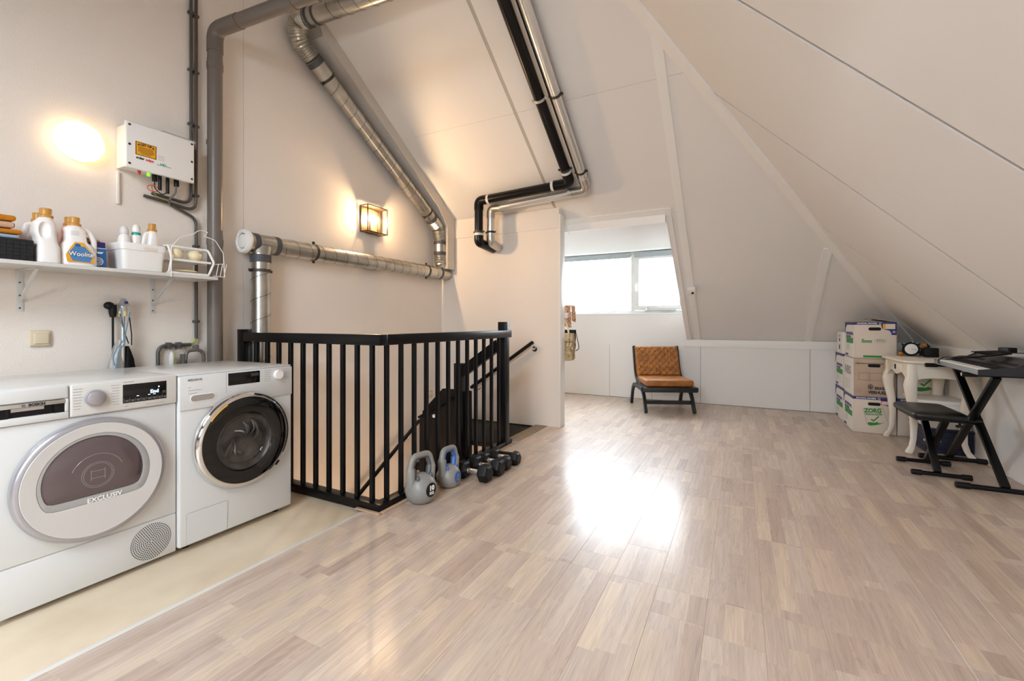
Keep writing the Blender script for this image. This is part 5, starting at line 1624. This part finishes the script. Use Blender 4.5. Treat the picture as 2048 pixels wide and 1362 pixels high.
def star(par, x, z, y, r, m=M_TXTW):
    pts = []
    for i in range(10):
        a = math.pi / 2 + math.pi * i / 5
        q = r if i % 2 == 0 else r * 0.42
        pts.append((x + q * math.cos(a), y - 0.0004, z + q * math.sin(a)))
    MB().tube(pts, r * 0.14, 4, closed=True).obj('print_star', m, par)


def carton(label, x0, x1, y0, y1, z0, z1, kind, m=M_CARTON, group='moving boxes stacked against the knee wall', open_top=False):
    t = thing('moving_box', label, 'box', ((x0 + x1) / 2, (y0 + y1) / 2, z0), 0, group)
    MB().rbox(x0, y0, z0 + 0.0012, x1, y1, z1 - 0.0012, 0.004, 2).obj('carton', m, t)
    w_ = x1 - x0
    sx = x0 - 0.0002
    # white left side panel
    MB().box(sx - 0.0006, y0 + 0.003, z0 + 0.004, sx, y1 - 0.003, z1 - 0.004).obj('side_panel', M_CARTW, t, smooth=0)
    if kind != 'plain':
        hx, hz = x0 + 0.167 * w_ / 0.34, z1 - 0.070
        hp = [(hx + 0.034 * (1 if math.cos(a) > 0 else -1) + 0.016 * math.cos(a), y0 - 0.0012, hz + 0.016 * math.sin(a)) for a in [2 * math.pi * i / 20 for i in range(20)]]
        MB().prism(hp, (0, 0.0009, 0)).obj('hand_hole', M_DARK, t, smooth=0)
    if kind in ('zorg', 'emg', 'side'):
        pb2 = MB().box(x0 - 0.001, y0 - 0.0007, z1 - 0.028, x1, y0, z1 - 0.002).box(sx - 0.0012, y0 + 0.001, z1 - 0.030, sx - 0.0006, y1 - 0.002, z1 - 0.002)
        cor = [(x1, z1 - 0.028), (x1, z1 - 0.128), (x1 - 0.040, z1 - 0.128), (x1 - 0.042, z1 - 0.105), (x1 - 0.056, z1 - 0.085), (x1 - 0.11, z1 - 0.070), (x1 - 0.12, z1 - 0.028)]
        pb2.prism([(a, y0 - 0.0007, b) for a, b in cor], (0, 0.0006, 0))
        pb2.prism([(sx - 0.0008, y1 - 0.005, z1 - 0.03), (sx - 0.0008, y1 - 0.11, z1 - 0.03), (sx - 0.0008, y1 - 0.05, z1 - 0.06), (sx - 0.0008, y1 - 0.03, z1 - 0.12), (sx - 0.0008, y1 - 0.005, z1 - 0.12)], (0.0006, 0, 0))
        pb2 = pb2.obj('blue_band', M_PBLUE, t, smooth=0)
        text('MONDIAL MOVERS', (x0 + 0.022, y0 - 0.0005, z1 - 0.0155), 0.0185, '-Y', M_TXTW, pb2, 0.03)
        star(pb2, x0 + 0.205, z1 - 0.015, y0 - 0.0005, 0.012)
        star(pb2, x1 - 0.020, z1 - 0.098, y0 - 0.0008, 0.014)
        # side print
        gm = MB().box(sx - 0.0014, y0 + 0.05, z0 + 0.145, sx - 0.0006, y1 - 0.08, z0 + 0.20)
        gm.obj('side_print', M_PGREEN, t, smooth=0)
        text('MONDIAL', (sx - 0.0006, y1 - 0.08, z0 + 0.245), 0.042, '-X', M_PBLUE, t, 0.03, 'LEFT', 1.75)
        text('MOVERS', (sx - 0.0006, y1 - 0.08, z0 + 0.212), 0.030, '-X', M_PBLUE, t, 0.03, 'LEFT', 1.9)
        for k in range(3):
            MB().box(sx - 0.0012, y1 - 0.22, z0 + 0.125 - 0.022 * k, sx - 0.0006, y1 - 0.09, z0 + 0.130 - 0.022 * k).obj('print_line', M_TXTG, t, smooth=0)
        MB().box(sx - 0.0012, y1 - 0.16, z0 + 0.012, sx - 0.0006, y1 - 0.04, z0 + 0.035).obj('print_mark', M_PBLUE, t, smooth=0)
    return t


FX0, FX1, FY0, FY1 = 1.006, 1.344, 5.557, 6.036
t = carton('white moving box with green ZORG VERHUIZER print, bottom of the front stack', FX0, FX1, FY0, FY1, 0.0, 0.362, 'zorg')
zorg(t, 1.165, 0.155, 0.175, FY0 - 0.0002)
MB().box(1.225, FY0 - 0.0016, 0.288, 1.327, FY0 - 0.0008, 0.328).obj('red_label', M_PRED, t, smooth=0)
MB().box(1.229, FY0 - 0.0021, 0.292, 1.323, FY0 - 0.0016, 0.324).obj('label_field', M_STICK, t, smooth=0)
t = carton('worn brown moving box printed ERKENDE VERHUIZERS, middle of the front stack', FX0 + 0.004, FX1 - 0.002, FY0 + 0.004, FY1 - 0.006, 0.3625, 0.741, 'erk', M_CARTB)
text('VERVANGINGSWAARDE', (FX0 + 0.02, FY0 + 0.0038, 0.690), 0.020, '-Y', M_TXTD, t, 0.015)
text('ERKENDE', (FX0 + 0.17, FY0 + 0.0038, 0.447), 0.036, '-Y', M_TXTD, t, 0.05, 'LEFT', 0.95)
text('VERHUIZERS', (FX0 + 0.120, FY0 + 0.0038, 0.405), 0.040, '-Y', M_TXTD, t, 0.05, 'LEFT', 0.88)
fr_ = MB()
for (a, b, c, d) in ((0.045, 0.525, 0.29, 0.527), (0.045, 0.597, 0.29, 0.599), (0.045, 0.527, 0.047, 0.597), (0.288, 0.527, 0.29, 0.597), (0.128, 0.527, 0.130, 0.597)):
    fr_.box(FX0 + a, FY0 + 0.0030, b, FX0 + c, FY0 + 0.0038, d)
fr_.obj('print_frame', M_TXTD, t, smooth=0)
em = MB()
em.tube([(FX0 + 0.138 + 0.019 * math.cos(R(a)), FY0 + 0.0035, 0.455 + 0.019 * math.sin(R(a))) for a in range(0, 360, 45)], 0.003, 4, closed=True)
em.ball((FX0 + 0.138, FY0 + 0.0035, 0.455), 0.010, 10, 6, (1, 0.06, 1)).tube([(FX0 + 0.118, FY0 + 0.0035, 0.468), (FX0 + 0.138, FY0 + 0.0035, 0.488), (FX0 + 0.158, FY0 + 0.0035, 0.468)], 0.0025, 4)
em.obj('round_emblem', M_TXTD, t, smooth=0)
text('NBS', (FX0 + 0.0030, FY1 - 0.05, 0.60), 0.12, '-X', M_TXTG, t, 0.02, 'LEFT', 1.4)
for k in range(5):
    MB().box(FX0 + 0.0022, FY0 + 0.17, 0.50 - 0.022 * k, FX0 + 0.0030, FY1 - 0.06 - 0.03 * (k % 2), 0.503 - 0.022 * k).obj('print_line', M_TXTG, t, smooth=0)
t = carton('white moving box with EMG print and raised lid flaps, top of the front stack', FX0 + 0.008, FX1 + 0.002, FY0 + 0.002, FY1 - 0.03, 0.7415, 1.106, 'emg')
ey = FY0 + 0.0018
MB().tube([(1.222 + 0.046 * math.cos(R(a)), ey - 0.0005, 0.918 + 0.019 * math.sin(R(a))) for a in range(0, 360, 15)], 0.0009, 4, closed=True).obj('print_oval', M_PGREEN, t)
text('EMG', (1.223, ey - 0.0006, 0.919), 0.027, '-Y', M_PGREEN, t, 0.0, 'CENTER', 1.15)
MB().box(1.072, ey - 0.0008, 0.912, 1.155, ey, 0.922).box(1.072, ey - 0.0008, 0.900, 1.155, ey, 0.908).box(1.076, ey - 0.0008, 0.925, 1.09, ey, 0.935).obj('print_block', M_PGREEN, t, smooth=0)
MB().box(1.085, ey - 0.0008, 0.752, 1.27, ey, 0.772).obj('print_bar', M_PGREEN, t, smooth=0)
MB().box(1.24, ey - 0.0016, 1.036, 1.335, ey - 0.0008, 1.086).obj('paper_label', M_STICK, t, smooth=0)
MB().box(1.24, ey - 0.0020, 1.040, 1.262, ey - 0.0016, 1.082).obj('label_stripe', M_YEL, t, smooth=0)
MB().prism([(1.02, 5.60, 1.106), (1.16, 5.60, 1.128), (1.16, 6.0, 1.128), (1.02, 6.0, 1.106)], (0, 0, 0.004)).prism([(1.345, 5.60, 1.106), (1.18, 5.60, 1.135), (1.18, 6.0, 1.135), (1.345, 6.0, 1.106)], (0, 0, 0.004)).obj('lid_flap', M_CARTB, t, smooth=0)
carton('white moving box with blue top edge, bottom of the rear stack by the knee wall', FX0 + 0.002, FX1, 6.048, 6.52, 0.0, 0.372, 'side')
carton('white moving box with blue top edge, second of the rear stack by the knee wall', FX0 + 0.002, FX1, 6.048, 6.515, 0.3725, 0.754, 'side')
t = carton('small plain white box on the rear stack behind the open moving box', 0.995, 1.20, 6.05, 6.34, 0.7545, 0.995, 'plain', M_CARTW)
MB().ball((0.9942, 6.19, 0.905), 0.02, 12, 8, (0.05, 1.5, 1.0)).obj('hand_hole', M_DARK, t)
MB().box(0.9936, 6.16, 0.80, 0.9943, 6.22, 0.85).obj('print_mark', M_TXTD, t, smooth=0)
MB().box(0.9936, 6.17, 0.94, 0.9943, 6.20, 0.96).obj('print_mark', M_TXTD, t, smooth=0)
carton('white moving box with blue edge, lower one behind the ivory table', 1.354, 1.690, FY0 + 0.003, FY1, 0.0, 0.362, 'zorg')
t = carton('white moving box with ZORG VERHUIZER print, upper one behind the ivory table', 1.354, 1.690, FY0 + 0.002, FY1, 0.3625, 0.741, 'plain')
zorg(t, 1.545, 0.535, 0.21, FY0 + 0.0018)
t = tag(MB().rbox(1.352, 5.76, 0.7425, 1.40, 6.08, 1.012, 0.003).obj('flat_carton', M_CARTON), 'narrow upright carton on the boxes behind the open moving box', 'carton')

# ================================================================== ivory side table
tx0, tx1, ty0, ty1, tz = 1.212, 1.665, 4.795, 5.540, 0.782
t = thing('side_table', 'ivory painted side table with curved legs and one drawer', 'table', (1.44, 5.15, 0))
tp = MB().loft([sq_loop((tx0 + tx1) / 2, (ty0 + ty1) / 2, z, (tx1 - tx0) / 2 - i, (ty1 - ty0) / 2 - i, 40, 12.0) for z, i in ((tz - 0.026, 0.012), (tz - 0.022, 0.004), (tz - 0.014, 0.0), (tz - 0.004, 0.002), (tz, 0.008))]).obj('tabletop', M_TABLE, t, 40)
ax0, ax1, ay0, ay1 = tx0 + 0.035, tx1 - 0.02, ty0 + 0.035, ty1 - 0.035


def apron(axis, c, a, b, m, dirn):
    n = 24
    lo = []
    for i in range(n + 1):
        f = i / n
        s_ = abs(2 * f - 1)
        d = (0.118 + 0.004 * math.cos(f * 2 * math.pi) + 0.045 * s_ ** 8) if axis == 'Y' else (0.100 + 0.016 * math.cos(f * 4 * math.pi) * (1 - s_ * 0.3) + 0.05 * s_ ** 6)
        lo.append((a + (b - a) * f, tz - 0.027 - d))
    pts = [(a, tz - 0.0265), (b, tz - 0.0265)] + list(reversed(lo))
    pts = [(p[0], p[1]) for p in pts]
    if axis == 'X':
        return MB().prism([(c, p, z) for p, z in pts], (0.016 * dirn, 0, 0)).obj('apron', m, t, smooth=0)
    return MB().prism([(p, c, z) for p, z in pts], (0, 0.016 * dirn, 0)).obj('apron', m, t, smooth=0)


apx = apron('X', ax0, ay0 + 0.05, ay1 - 0.05, M_TABLE, 1)
apron('X', ax1, ay0 + 0.035, ay1 - 0.035, M_TABLE, -1)
apron('Y', ay0, ax0 + 0.035, ax1 - 0.035, M_TABLE, 1)
apron('Y', ay1, ax0 + 0.035, ax1 - 0.035, M_TABLE, -1)
dwr = MB().rbox(ax0 - 0.006, 4.98, tz - 0.112, ax0 - 0.0005, 5.34, tz - 0.036, 0.003).obj('drawer', M_TABLE, t)
MB().tube([(ax0 - 0.010, 5.155 + 0.014 * math.cos(R(a)), tz - 0.080 + 0.018 * math.sin(R(a))) for a in range(0, 360, 20)], 0.0028, 6, closed=True).cyl((ax0 - 0.006, 5.155, tz - 0.062), (ax0 - 0.014, 5.155, tz - 0.062), 0.006, n=10).obj('ring_pull', M_BLKM, dwr)
for sx_, sy_ in ((-1, -1), (-1, 1), (1, -1), (1, 1)):
    cx = ax0 + 0.030 if sx_ < 0 else ax1 - 0.030
    cy = ay0 + 0.030 if sy_ < 0 else ay1 - 0.030
    prof = [(tz - 0.0265, 0.0, 0.034), (0.66, 0.0, 0.036), (0.62, 0.006, 0.040), (0.57, 0.014, 0.042), (0.50, 0.010, 0.037), (0.38, -0.006, 0.030), (0.24, -0.014, 0.024), (0.12, -0.010, 0.020), (0.06, 0.002, 0.020), (0.035, 0.014, 0.024), (0.014, 0.024, 0.025), (0.001, 0.020, 0.019)]
    loops = [sq_loop(cx + sx_ * o * 1.1, cy + sy_ * o * 1.1, z, h, h, 16, 3.5) for z, o, h in prof]
    MB().loft(loops).obj('leg', M_TABLE, t, 50)

# things on and under the table
t = thing('table_clock', 'round clock with white dial and black rim on the table by the slope', 'clock', (1.48, 5.50, tz))
c0 = Vector((1.425, 5.455, tz + 0.068))
MB().lathe([(0.050, -0.012), (0.062, -0.012), (0.066, 0.0), (0.062, 0.02), (0.02, 0.022)], c0, 'Y', 32).obj('case', M_BLKM, t)
MB().lathe([(0.048, -0.0121), (0.048, -0.0132), (0.001, -0.0135)], c0, 'Y', 32).obj('dial', M_TXTW, t)
MB().bar(c0 + Vector((0, -0.015, 0)), c0 + Vector((0.035, -0.015, -0.008)), 0.002, 0.004, up=(0, 1, 0)).obj('hand', M_BLKM, t)
t = thing('black_case', 'small black case on the table beside the round clock', 'case', (1.55, 5.36, tz))
MB().rbox(1.50, 5.35, tz + 0.001, 1.595, 5.43, tz + 0.072, 0.004).obj('case_body', M_BLKM, t)
MB().rbox(1.499, 5.349, tz + 0.0725, 1.596, 5.431, tz + 0.084, 0.003).obj('case_lid', M_BLKM, t)
t = thing('twig_garland', 'dark twig garland with small orange balls behind the clock on the table', 'garland', (1.46, 5.50, tz))
tw = MB()
rnd = random.Random(3)
for k in range(26):
    x = 1.36 + 0.24 * rnd.random()
    y = 5.485 + 0.04 * rnd.random()
    z = tz + 0.004 + 0.04 * rnd.random()
    tw.tube([(x, y, z), (x + rnd.uniform(-0.05, 0.05), y + rnd.uniform(-0.02, 0.012), min(z + rnd.uniform(0.02, 0.08), tz + 0.125 - max(0, (x - 1.5)) * 0.6)), (x + rnd.uniform(-0.06, 0.06), y + rnd.uniform(-0.02, 0.012), min(z + rnd.uniform(0.0, 0.1), tz + 0.12))], [0.007, 0.011, 0.003], 5)
tw.obj('twigs', M_TWIG, t)
for x, y, z, r_ in ((1.352, 5.46, 0.022, 0.02), (1.53, 5.48, 0.105, 0.018), (1.50, 5.47, 0.095, 0.014), (1.41, 5.50, 0.11, 0.015), (1.57, 5.47, 0.02, 0.014)):
    MB().ball((x, y, tz + z), r_, 12, 8).obj('orange_ball', M_ORNG, t, 60)
t = thing('blanket_chest', 'dark navy wooden chest on the floor under the ivory table', 'chest', (1.53, 5.15, 0))
MB().rbox(1.39, 4.955, 0.001, 1.692, 5.36, 0.185, 0.004).obj('chest_body', M_NAVYC, t)
MB().rbox(1.384, 4.949, 0.186, 1.695, 5.366, 0.206, 0.004).obj('lid', M_NAVYC, t)
for k in range(1, 4):
    MB().box(1.3885, 4.9535, 0.046 * k, 1.692, 4.955, 0.046 * k + 0.002).box(1.3885, 4.955, 0.046 * k, 1.390, 5.36, 0.046 * k + 0.002).obj('plank_joint', M_DARK, t, smooth=0)
t = thing('white_drawer_box', 'low white drawer box standing on the navy chest under the table', 'box', (1.53, 5.15, 0.207))
MB().rbox(1.40, 4.965, 0.2075, 1.680, 5.35, 0.41, 0.004).obj('box_body', M_WPL, t)
MB().rbox(1.345, 4.955, 0.411, 1.686, 5.36, 0.442, 0.004).obj('lid', M_WPL, t)
MB().box(1.41, 4.9635, 0.30, 1.67, 4.9655, 0.3025).obj('drawer_joint', M_SEAMG, t, smooth=0)

# ================================================================== keyboard on its stand
def rbar(mb, a, b, r):
    return mb.cyl(a, b, r, n=14)


t = thing('keyboard_stand', 'black X shaped folding stand under the keyboard by the right wall', 'stand', (1.49, 4.36, 0))
for y, x0, x1, l_ in ((4.735, 1.285, 1.690, 'far'), (3.990, 1.270, 1.695, 'near')):
    MB().cyl((x0 + 0.01, y, 0.021), (x1 - 0.01, y, 0.021), 0.0165, n=16).obj('floor_bar', M_BLK, t)
    for a, b in ((x0, x0 + 0.075), (x1 - 0.06, x1)):
        MB().tube([(a, y, 0.0215), (a + 0.004, y, 0.0215), (b - 0.002, y, 0.0215), (b, y, 0.0215)], [0.017, 0.0205, 0.0205, 0.018], 16).obj('rubber_cap', M_BLKR, t)
for y, x0, x1 in ((4.735, 1.325, 1.69), (3.990, 1.300, 1.69)):
    MB().cyl((x0 + 0.01, y, 0.757), (x1, y, 0.757), 0.0125, n=16).obj('support_bar', M_BLK, t)
    MB().tube([(x0, y, 0.757), (x0 + 0.004, y, 0.757), (x0 + 0.075, y, 0.757)], [0.013, 0.0165, 0.016], 16).obj('rubber_sleeve', M_BLKR, t)
MB().cyl((1.299, 3.99, 0.757), (1.302, 3.99, 0.757), 0.012, n=16).obj('sleeve_plug', M_STEEL, t)
MB().bar((1.470, 4.735, 0.036), (1.470, 3.992, 0.745), 0.03, 0.044, up=(1, 0, 0), r=0.003).obj('cross_tube', M_BLK, t)
MB().bar((1.512, 3.992, 0.036), (1.512, 4.735, 0.745), 0.03, 0.044, up=(1, 0, 0), r=0.003).obj('cross_tube', M_BLK, t)
MB().cyl((1.452, 4.363, 0.39), (1.53, 4.363, 0.39), 0.026, n=20).obj('pivot_disc', M_BLKR, t)
MB().bar((1.435, 4.31, 0.375), (1.435, 4.41, 0.378), 0.014, 0.014).obj('pivot_lever', M_BLKR, t)

kx = math.atan2(0.06, 0.905)
t = thing('electronic_keyboard', 'dark electronic keyboard with white keys on the X shaped stand', 'keyboard', (1.315, 3.795, 0.772), -kx)
KL, KD = 0.907, 0.335
# local: x = depth away from the player, y = along the keys
prof_k = [(0.0, 0.002), (KD, 0.002), (KD, 0.088), (KD - 0.09, 0.098), (0.165, 0.050), (0.150, 0.030), (0.0, 0.028)]
MB().prism([(x, 0.002, z) for x, z in prof_k], (0, KL - 0.004, 0)).obj('body', M_KEYD, t, world=False, smooth=0)
MB().prism([(x, -0.008, z) for x, z in [(-0.002, 0.0), (KD + 0.003, 0.0), (KD + 0.003, 0.094), (KD - 0.09, 0.104), (0.16, 0.056), (0.02, 0.036), (-0.002, 0.034)]], (0, 0.0095, 0)).obj('end_panel', M_KEYD, t, world=False, smooth=0)
MB().prism([(x, KL - 0.001, z) for x, z in [(-0.002, 0.0), (KD + 0.003, 0.0), (KD + 0.003, 0.094), (KD - 0.09, 0.104), (0.16, 0.056), (0.02, 0.036), (-0.002, 0.034)]], (0, 0.0095, 0)).obj('end_panel', M_KEYD, t, world=False, smooth=0)
MB().rbox(-0.004, 0.002, 0.001, 0.0, KL - 0.002, 0.031, 0.002).obj('front_strip', M_KEYG, t, world=False)
MB().rbox(0.004, KL - 0.10, 0.0285, 0.148, KL - 0.004, 0.037, 0.002).obj('wheel_panel', M_KEYG, t, world=False)
MB().rbox(0.05, KL - 0.07, 0.0371, 0.10, KL - 0.045, 0.042, 0.004).obj('pitch_wheel', M_BLKR, t, world=False)
nk = 36
kw = (KL - 0.12) / nk
km = MB()
for k in range(nk):
    km.rbox(0.0045, 0.008 + kw * k + 0.0006, 0.029, 0.146, 0.008 + kw * (k + 1) - 0.0006, 0.0405, 0.0015, 1)
tag(km.obj('white_keys', M_WPL, t, world=False), kind='stuff')
km = MB()
for k in range(nk - 1):
    if k % 7 not in (2, 6):
        km.rbox(0.058, 0.008 + kw * (k + 1) - 0.006, 0.041, 0.146, 0.008 + kw * (k + 1) + 0.006, 0.0515, 0.002, 1)
tag(km.obj('black_keys', M_BLKR, t, world=False), kind='stuff')
MB().prism([(0.185, 0.36, 0.0605), (0.235, 0.36, 0.0865), (0.235, 0.52, 0.0865), (0.185, 0.52, 0.0605)], (-0.0008, 0, 0.0016)).obj('display', M_SCREEN, t, world=False, smooth=0)
for a, b in ((0.05, 0.30), (0.58, 0.86)):
    MB().prism([(0.18, a, 0.058), (0.238, a, 0.088), (0.238, b, 0.088), (0.18, b, 0.058)], (-0.001, 0, 0.002)).obj('speaker_grille', M_BLKM, t, world=False, smooth=0)
MBt = wm(t)


def kl(x, y, z):
    return MBt @ Vector((x, y, z))


t = thing('cable_bundle', 'black cable bundle with power adapter lying on the keyboard', 'cable', kl(0.12, 0.6, 0.06))
for i in range(6):
    yy = 0.30 + 0.035 * i
    MB().tube(fillet([kl(0.075 + 0.005 * i, 0.80 - 0.012 * i, 0.060 + 0.003 * i), kl(0.13, 0.62 - 0.03 * i, 0.072 + 0.004 * i), kl(0.21 + 0.006 * i, 0.40 - 0.02 * i, 0.108 + 0.004 * i), kl(0.27, 0.36 + 0.02 * i, 0.121 + 0.003 * i), kl(0.20 - 0.01 * i, 0.58 + 0.02 * i, 0.098 + 0.003 * i)], 0.06, 5), 0.0042, 6).obj('cord', M_BLKR, t)
MB().tube(fillet([kl(0.27, 0.40, 0.125), kl(0.30, 0.30, 0.128), kl(0.315, 0.20, 0.118), kl(0.30, 0.12, 0.112)], 0.05, 5), 0.003, 6).obj('cord', M_BLKR, t)
MB().bar(kl(0.255, 0.50, 0.140), kl(0.275, 0.40, 0.142), 0.05, 0.034, r=0.006).obj('power_adapter', M_BLKR, t)
for x in (0.75, 0.775):
    MB().tube([kl(0.05 + 0.003 * math.cos(R(a)) - 0.0 + 0.06 * math.cos(R(a)), x, 0.030 + 0.034 * math.sin(R(a))) for a in range(0, 360, 24)], 0.0022, 5, closed=True).obj('cord', M_BLKR, t)

t = thing('piano_bench', 'black padded folding bench in front of the ivory table', 'bench', (1.23, 4.33, 0))
sx0_, sx1_, sy0_, sy1_, sz_ = 1.075, 1.385, 4.075, 4.590, 0.478
lps = []
for z, i in ((sz_ - 0.052, 0.014), (sz_ - 0.046, 0.004), (sz_ - 0.030, 0.0), (sz_ - 0.016, 0.004), (sz_ - 0.006, 0.022), (sz_ - 0.001, 0.06), (sz_, 0.10)):
    lps.append(sq_loop((sx0_ + sx1_) / 2, (sy0_ + sy1_) / 2, z, (sx1_ - sx0_) / 2 - i, (sy1_ - sy0_) / 2 - i, 40, 9.0))
MB().loft(lps).obj('seat', M_LEATHB, t, 60)
MB().rbox(1.10, 4.10, sz_ - 0.066, 1.36, 4.565, sz_ - 0.053, 0.002).obj('seat_board', M_BLKM, t)
for y, x0, x1 in ((4.545, 1.098, 1.42), (4.200, 1.098, 1.424)):
    MB().cyl((x0 + 0.01, y, 0.020), (x1 - 0.01, y, 0.020), 0.0150, n=14).obj('floor_bar', M_BLK, t)
    for a, b in ((x0, x0 + 0.06), (x1 - 0.055, x1)):
        MB().tube([(a, y, 0.0205), (a + 0.004, y, 0.0205), (b - 0.002, y, 0.0205), (b, y, 0.0205)], [0.016, 0.0195, 0.0195, 0.017], 14).obj('rubber_cap', M_BLKR, t)
MB().bar((1.245, 4.205, 0.034), (1.245, 4.505, sz_ - 0.068), 0.030, 0.042, up=(1, 0, 0), r=0.003).obj('cross_tube', M_BLK, t)
MB().bar((1.282, 4.540, 0.034), (1.282, 4.190, sz_ - 0.068), 0.030, 0.042, up=(1, 0, 0), r=0.003).obj('cross_tube', M_BLK, t)
MB().cyl((1.215, 4.368, 0.225), (1.31, 4.368, 0.225), 0.010, n=10).obj('pivot_bolt', M_STEEL, t)
MB().rbox(1.215, 4.49, sz_ - 0.10, 1.235, 4.53, sz_ - 0.067, 0.002).obj('hinge_bracket', M_STEEL, t)
MB().cyl((1.345, 4.15, sz_ - 0.067), (1.345, 4.15, sz_ - 0.090), 0.008, n=10).cyl((1.345, 4.15, sz_ - 0.090), (1.345, 4.15, sz_ - 0.104), 0.022, n=14).cyl((1.345, 4.15, sz_ - 0.064), (1.345, 4.15, sz_ - 0.072), 0.026, n=14).obj('locking_knob', M_BLKR, t)

# ================================================================== bags behind the partition
t = thing('hook_rail', 'white hook rail behind the end of the partition wall', 'hook rail', (-1.72, 4.5, 1.15))
MB().rbox(-2.3, 4.4785, 1.145, -1.69, 4.495, 1.205, 0.002).rbox(-1.70, 4.4955, 1.145, -1.648, 4.53, 1.205, 0.002).obj('rail', M_WPL, t)
for x in (-1.76, -1.95, -2.15):
    MB().tube(fillet([(x, 4.494, 1.17), (x, 4.56, 1.16), (x, 4.57, 1.20)], 0.02), 0.006, 8).obj('hook', M_WPL, t)


def soft_bag(cx, cy, z0, z1, wt, wb, d, seed, sag=0.03):
    def fn(u, v):
        a = 2 * math.pi * u
        z = z0 + (z1 - z0) * v
        w_ = wb + (wt - wb) * v
        dd_ = d * (1.0 - 0.75 * v ** 2) * (0.6 + 0.8 * min(1, v * 4))
        rp = 0.006 * math.sin(7 * a + seed) * math.sin(9 * v + seed)
        return Vector((cx + (w_ / 2 + rp) * math.copysign(abs(math.cos(a)) ** 0.5, math.cos(a)), cy + (dd_ / 2 + rp) * math.sin(a), z + sag * math.cos(2 * a) * (1 - v) * 0.4))
    return MB().grid(fn, 40, 20)


t = thing('gold_tote', 'quilted gold fabric tote bag hanging behind the partition edge', 'bag', (-1.72, 4.575, 1.0))
soft_bag(-1.697, 4.60, 0.695, 0.985, 0.18, 0.185, 0.085, 1.0).obj('bag_body', M_BOTBAG, t, 60)
for z in (0.80, 0.89):
    MB().tube([(-1.785, 4.565, z), (-1.70, 4.548, z + 0.002), (-1.608, 4.565, z - 0.003)], 0.0025, 5).obj('quilt_seam', M_TWIG, t)
MB().tube([(-1.655, 4.55, 0.72), (-1.65, 4.552, 0.86), (-1.645, 4.555, 0.98)], 0.0022, 5).obj('quilt_seam', M_TWIG, t)
MB().tube(fillet([(-1.66, 4.57, 0.98), (-1.68, 4.575, 1.08), (-1.755, 4.572, 1.19), (-1.77, 4.575, 0.98)], 0.05), 0.007, 6, sx=1.6).obj('strap', M_CREAM, t)
t = thing('black_bag', 'black bag with hanging strap behind the gold tote', 'bag', (-1.70, 4.66, 1.0))
soft_bag(-1.72, 4.672, 0.76, 1.02, 0.21, 0.19, 0.04, 2.2).obj('bag_body', M_BLKM, t, 60)
MB().tube(fillet([(-1.612, 4.66, 1.00), (-1.580, 4.655, 0.87), (-1.572, 4.655, 0.81), (-1.612, 4.66, 0.79)], 0.03), 0.0045, 6).obj('strap', M_BLKM, t)
t = thing('patterned_scarf', 'red zigzag patterned scarf hanging above the gold tote', 'scarf', (-1.68, 4.56, 1.2))
mbs = MB()
for (x0_, x1_, za, zb, y) in ((-1.74, -1.650, 1.06, 1.275, 4.60), (-1.650, -1.605, 1.12, 1.285, 4.615)):
    mbs.grid(lambda u, v, x0_=x0_, x1_=x1_, za=za, zb=zb, y=y: Vector((x0_ + (x1_ - x0_) * u + 0.01 * (1 - v), y + 0.012 * math.sin(u * 9), za + (zb - za) * v - 0.02 * u * (1 - v))), 10, 6)
mbs.obj('cloth', M_SCARF, t, 60)
MB().tube(fillet([(-1.745, 4.585, 1.265), (-1.70, 4.595, 1.28), (-1.62, 4.615, 1.275)], 0.03), 0.012, 8).obj('cloth_fold', M_SCARF, t, 60)

# ================================================================== outside the window
struct(MB().box(-30, 8.5, -3.2, 25, 60, -3.0).obj('ground_outside', M_GRASS, smooth=0))
for i, (x, y, h, w_, l_, seed) in enumerate(((-4.75, 17.0, 6.4, 0.40, 'slender autumn tree outside, left of the two seen through the window', 5), (-3.95, 15.5, 7.0, 0.36, 'slender autumn tree outside, right of the two seen through the window', 9))):
    rnd = random.Random(seed)
    t = thing('autumn_tree', l_, 'tree', (x, y, -3.0), group='trees outside the window')
    MB().tube([(x, y, -3.0), (x + 0.05, y, 0.0), (x, y, -3.0 + h)], [0.05, 0.03, 0.008], 8).obj('trunk', M_BARK, t)
    lf = MB()
    for k in range(400):
        z = 0.7 + (h - 3.2) * rnd.random() ** 1.1
        a = rnd.uniform(0, 6.28)
        r_ = w_ * rnd.random() * (1 - 0.7 * (z - 0.7) / h)
        c = Vector((x + r_ * math.cos(a), y + r_ * math.sin(a), z))
        u = Vector((rnd.uniform(-1, 1), rnd.uniform(-1, 1), rnd.uniform(-1, 1))).normalized()
        v = u.orthogonal().normalized()
        q = 0.046 * rnd.uniform(0.6, 1.2)
        lf.add([c - u * q, c + v * q * 0.5, c + u * q, c - v * q * 0.5], [(0, 1, 2, 3)])
    tag(lf.obj('foliage', M_LEAF, t, smooth=0, fix=False), kind='stuff')

# ------------------------------------------------------------------ turn lettering into plain meshes
bpy.context.view_layer.update()
dg = bpy.context.evaluated_depsgraph_get()
for o in [o for o in bpy.data.objects if o.type == 'FONT']:
    me = bpy.data.meshes.new_from_object(o.evaluated_get(dg))
    n = bpy.data.objects.new('lettering', me)
    COL.objects.link(n)
    n.parent = o.parent
    n.matrix_local = o.matrix_local.copy()
    bpy.data.objects.remove(o)
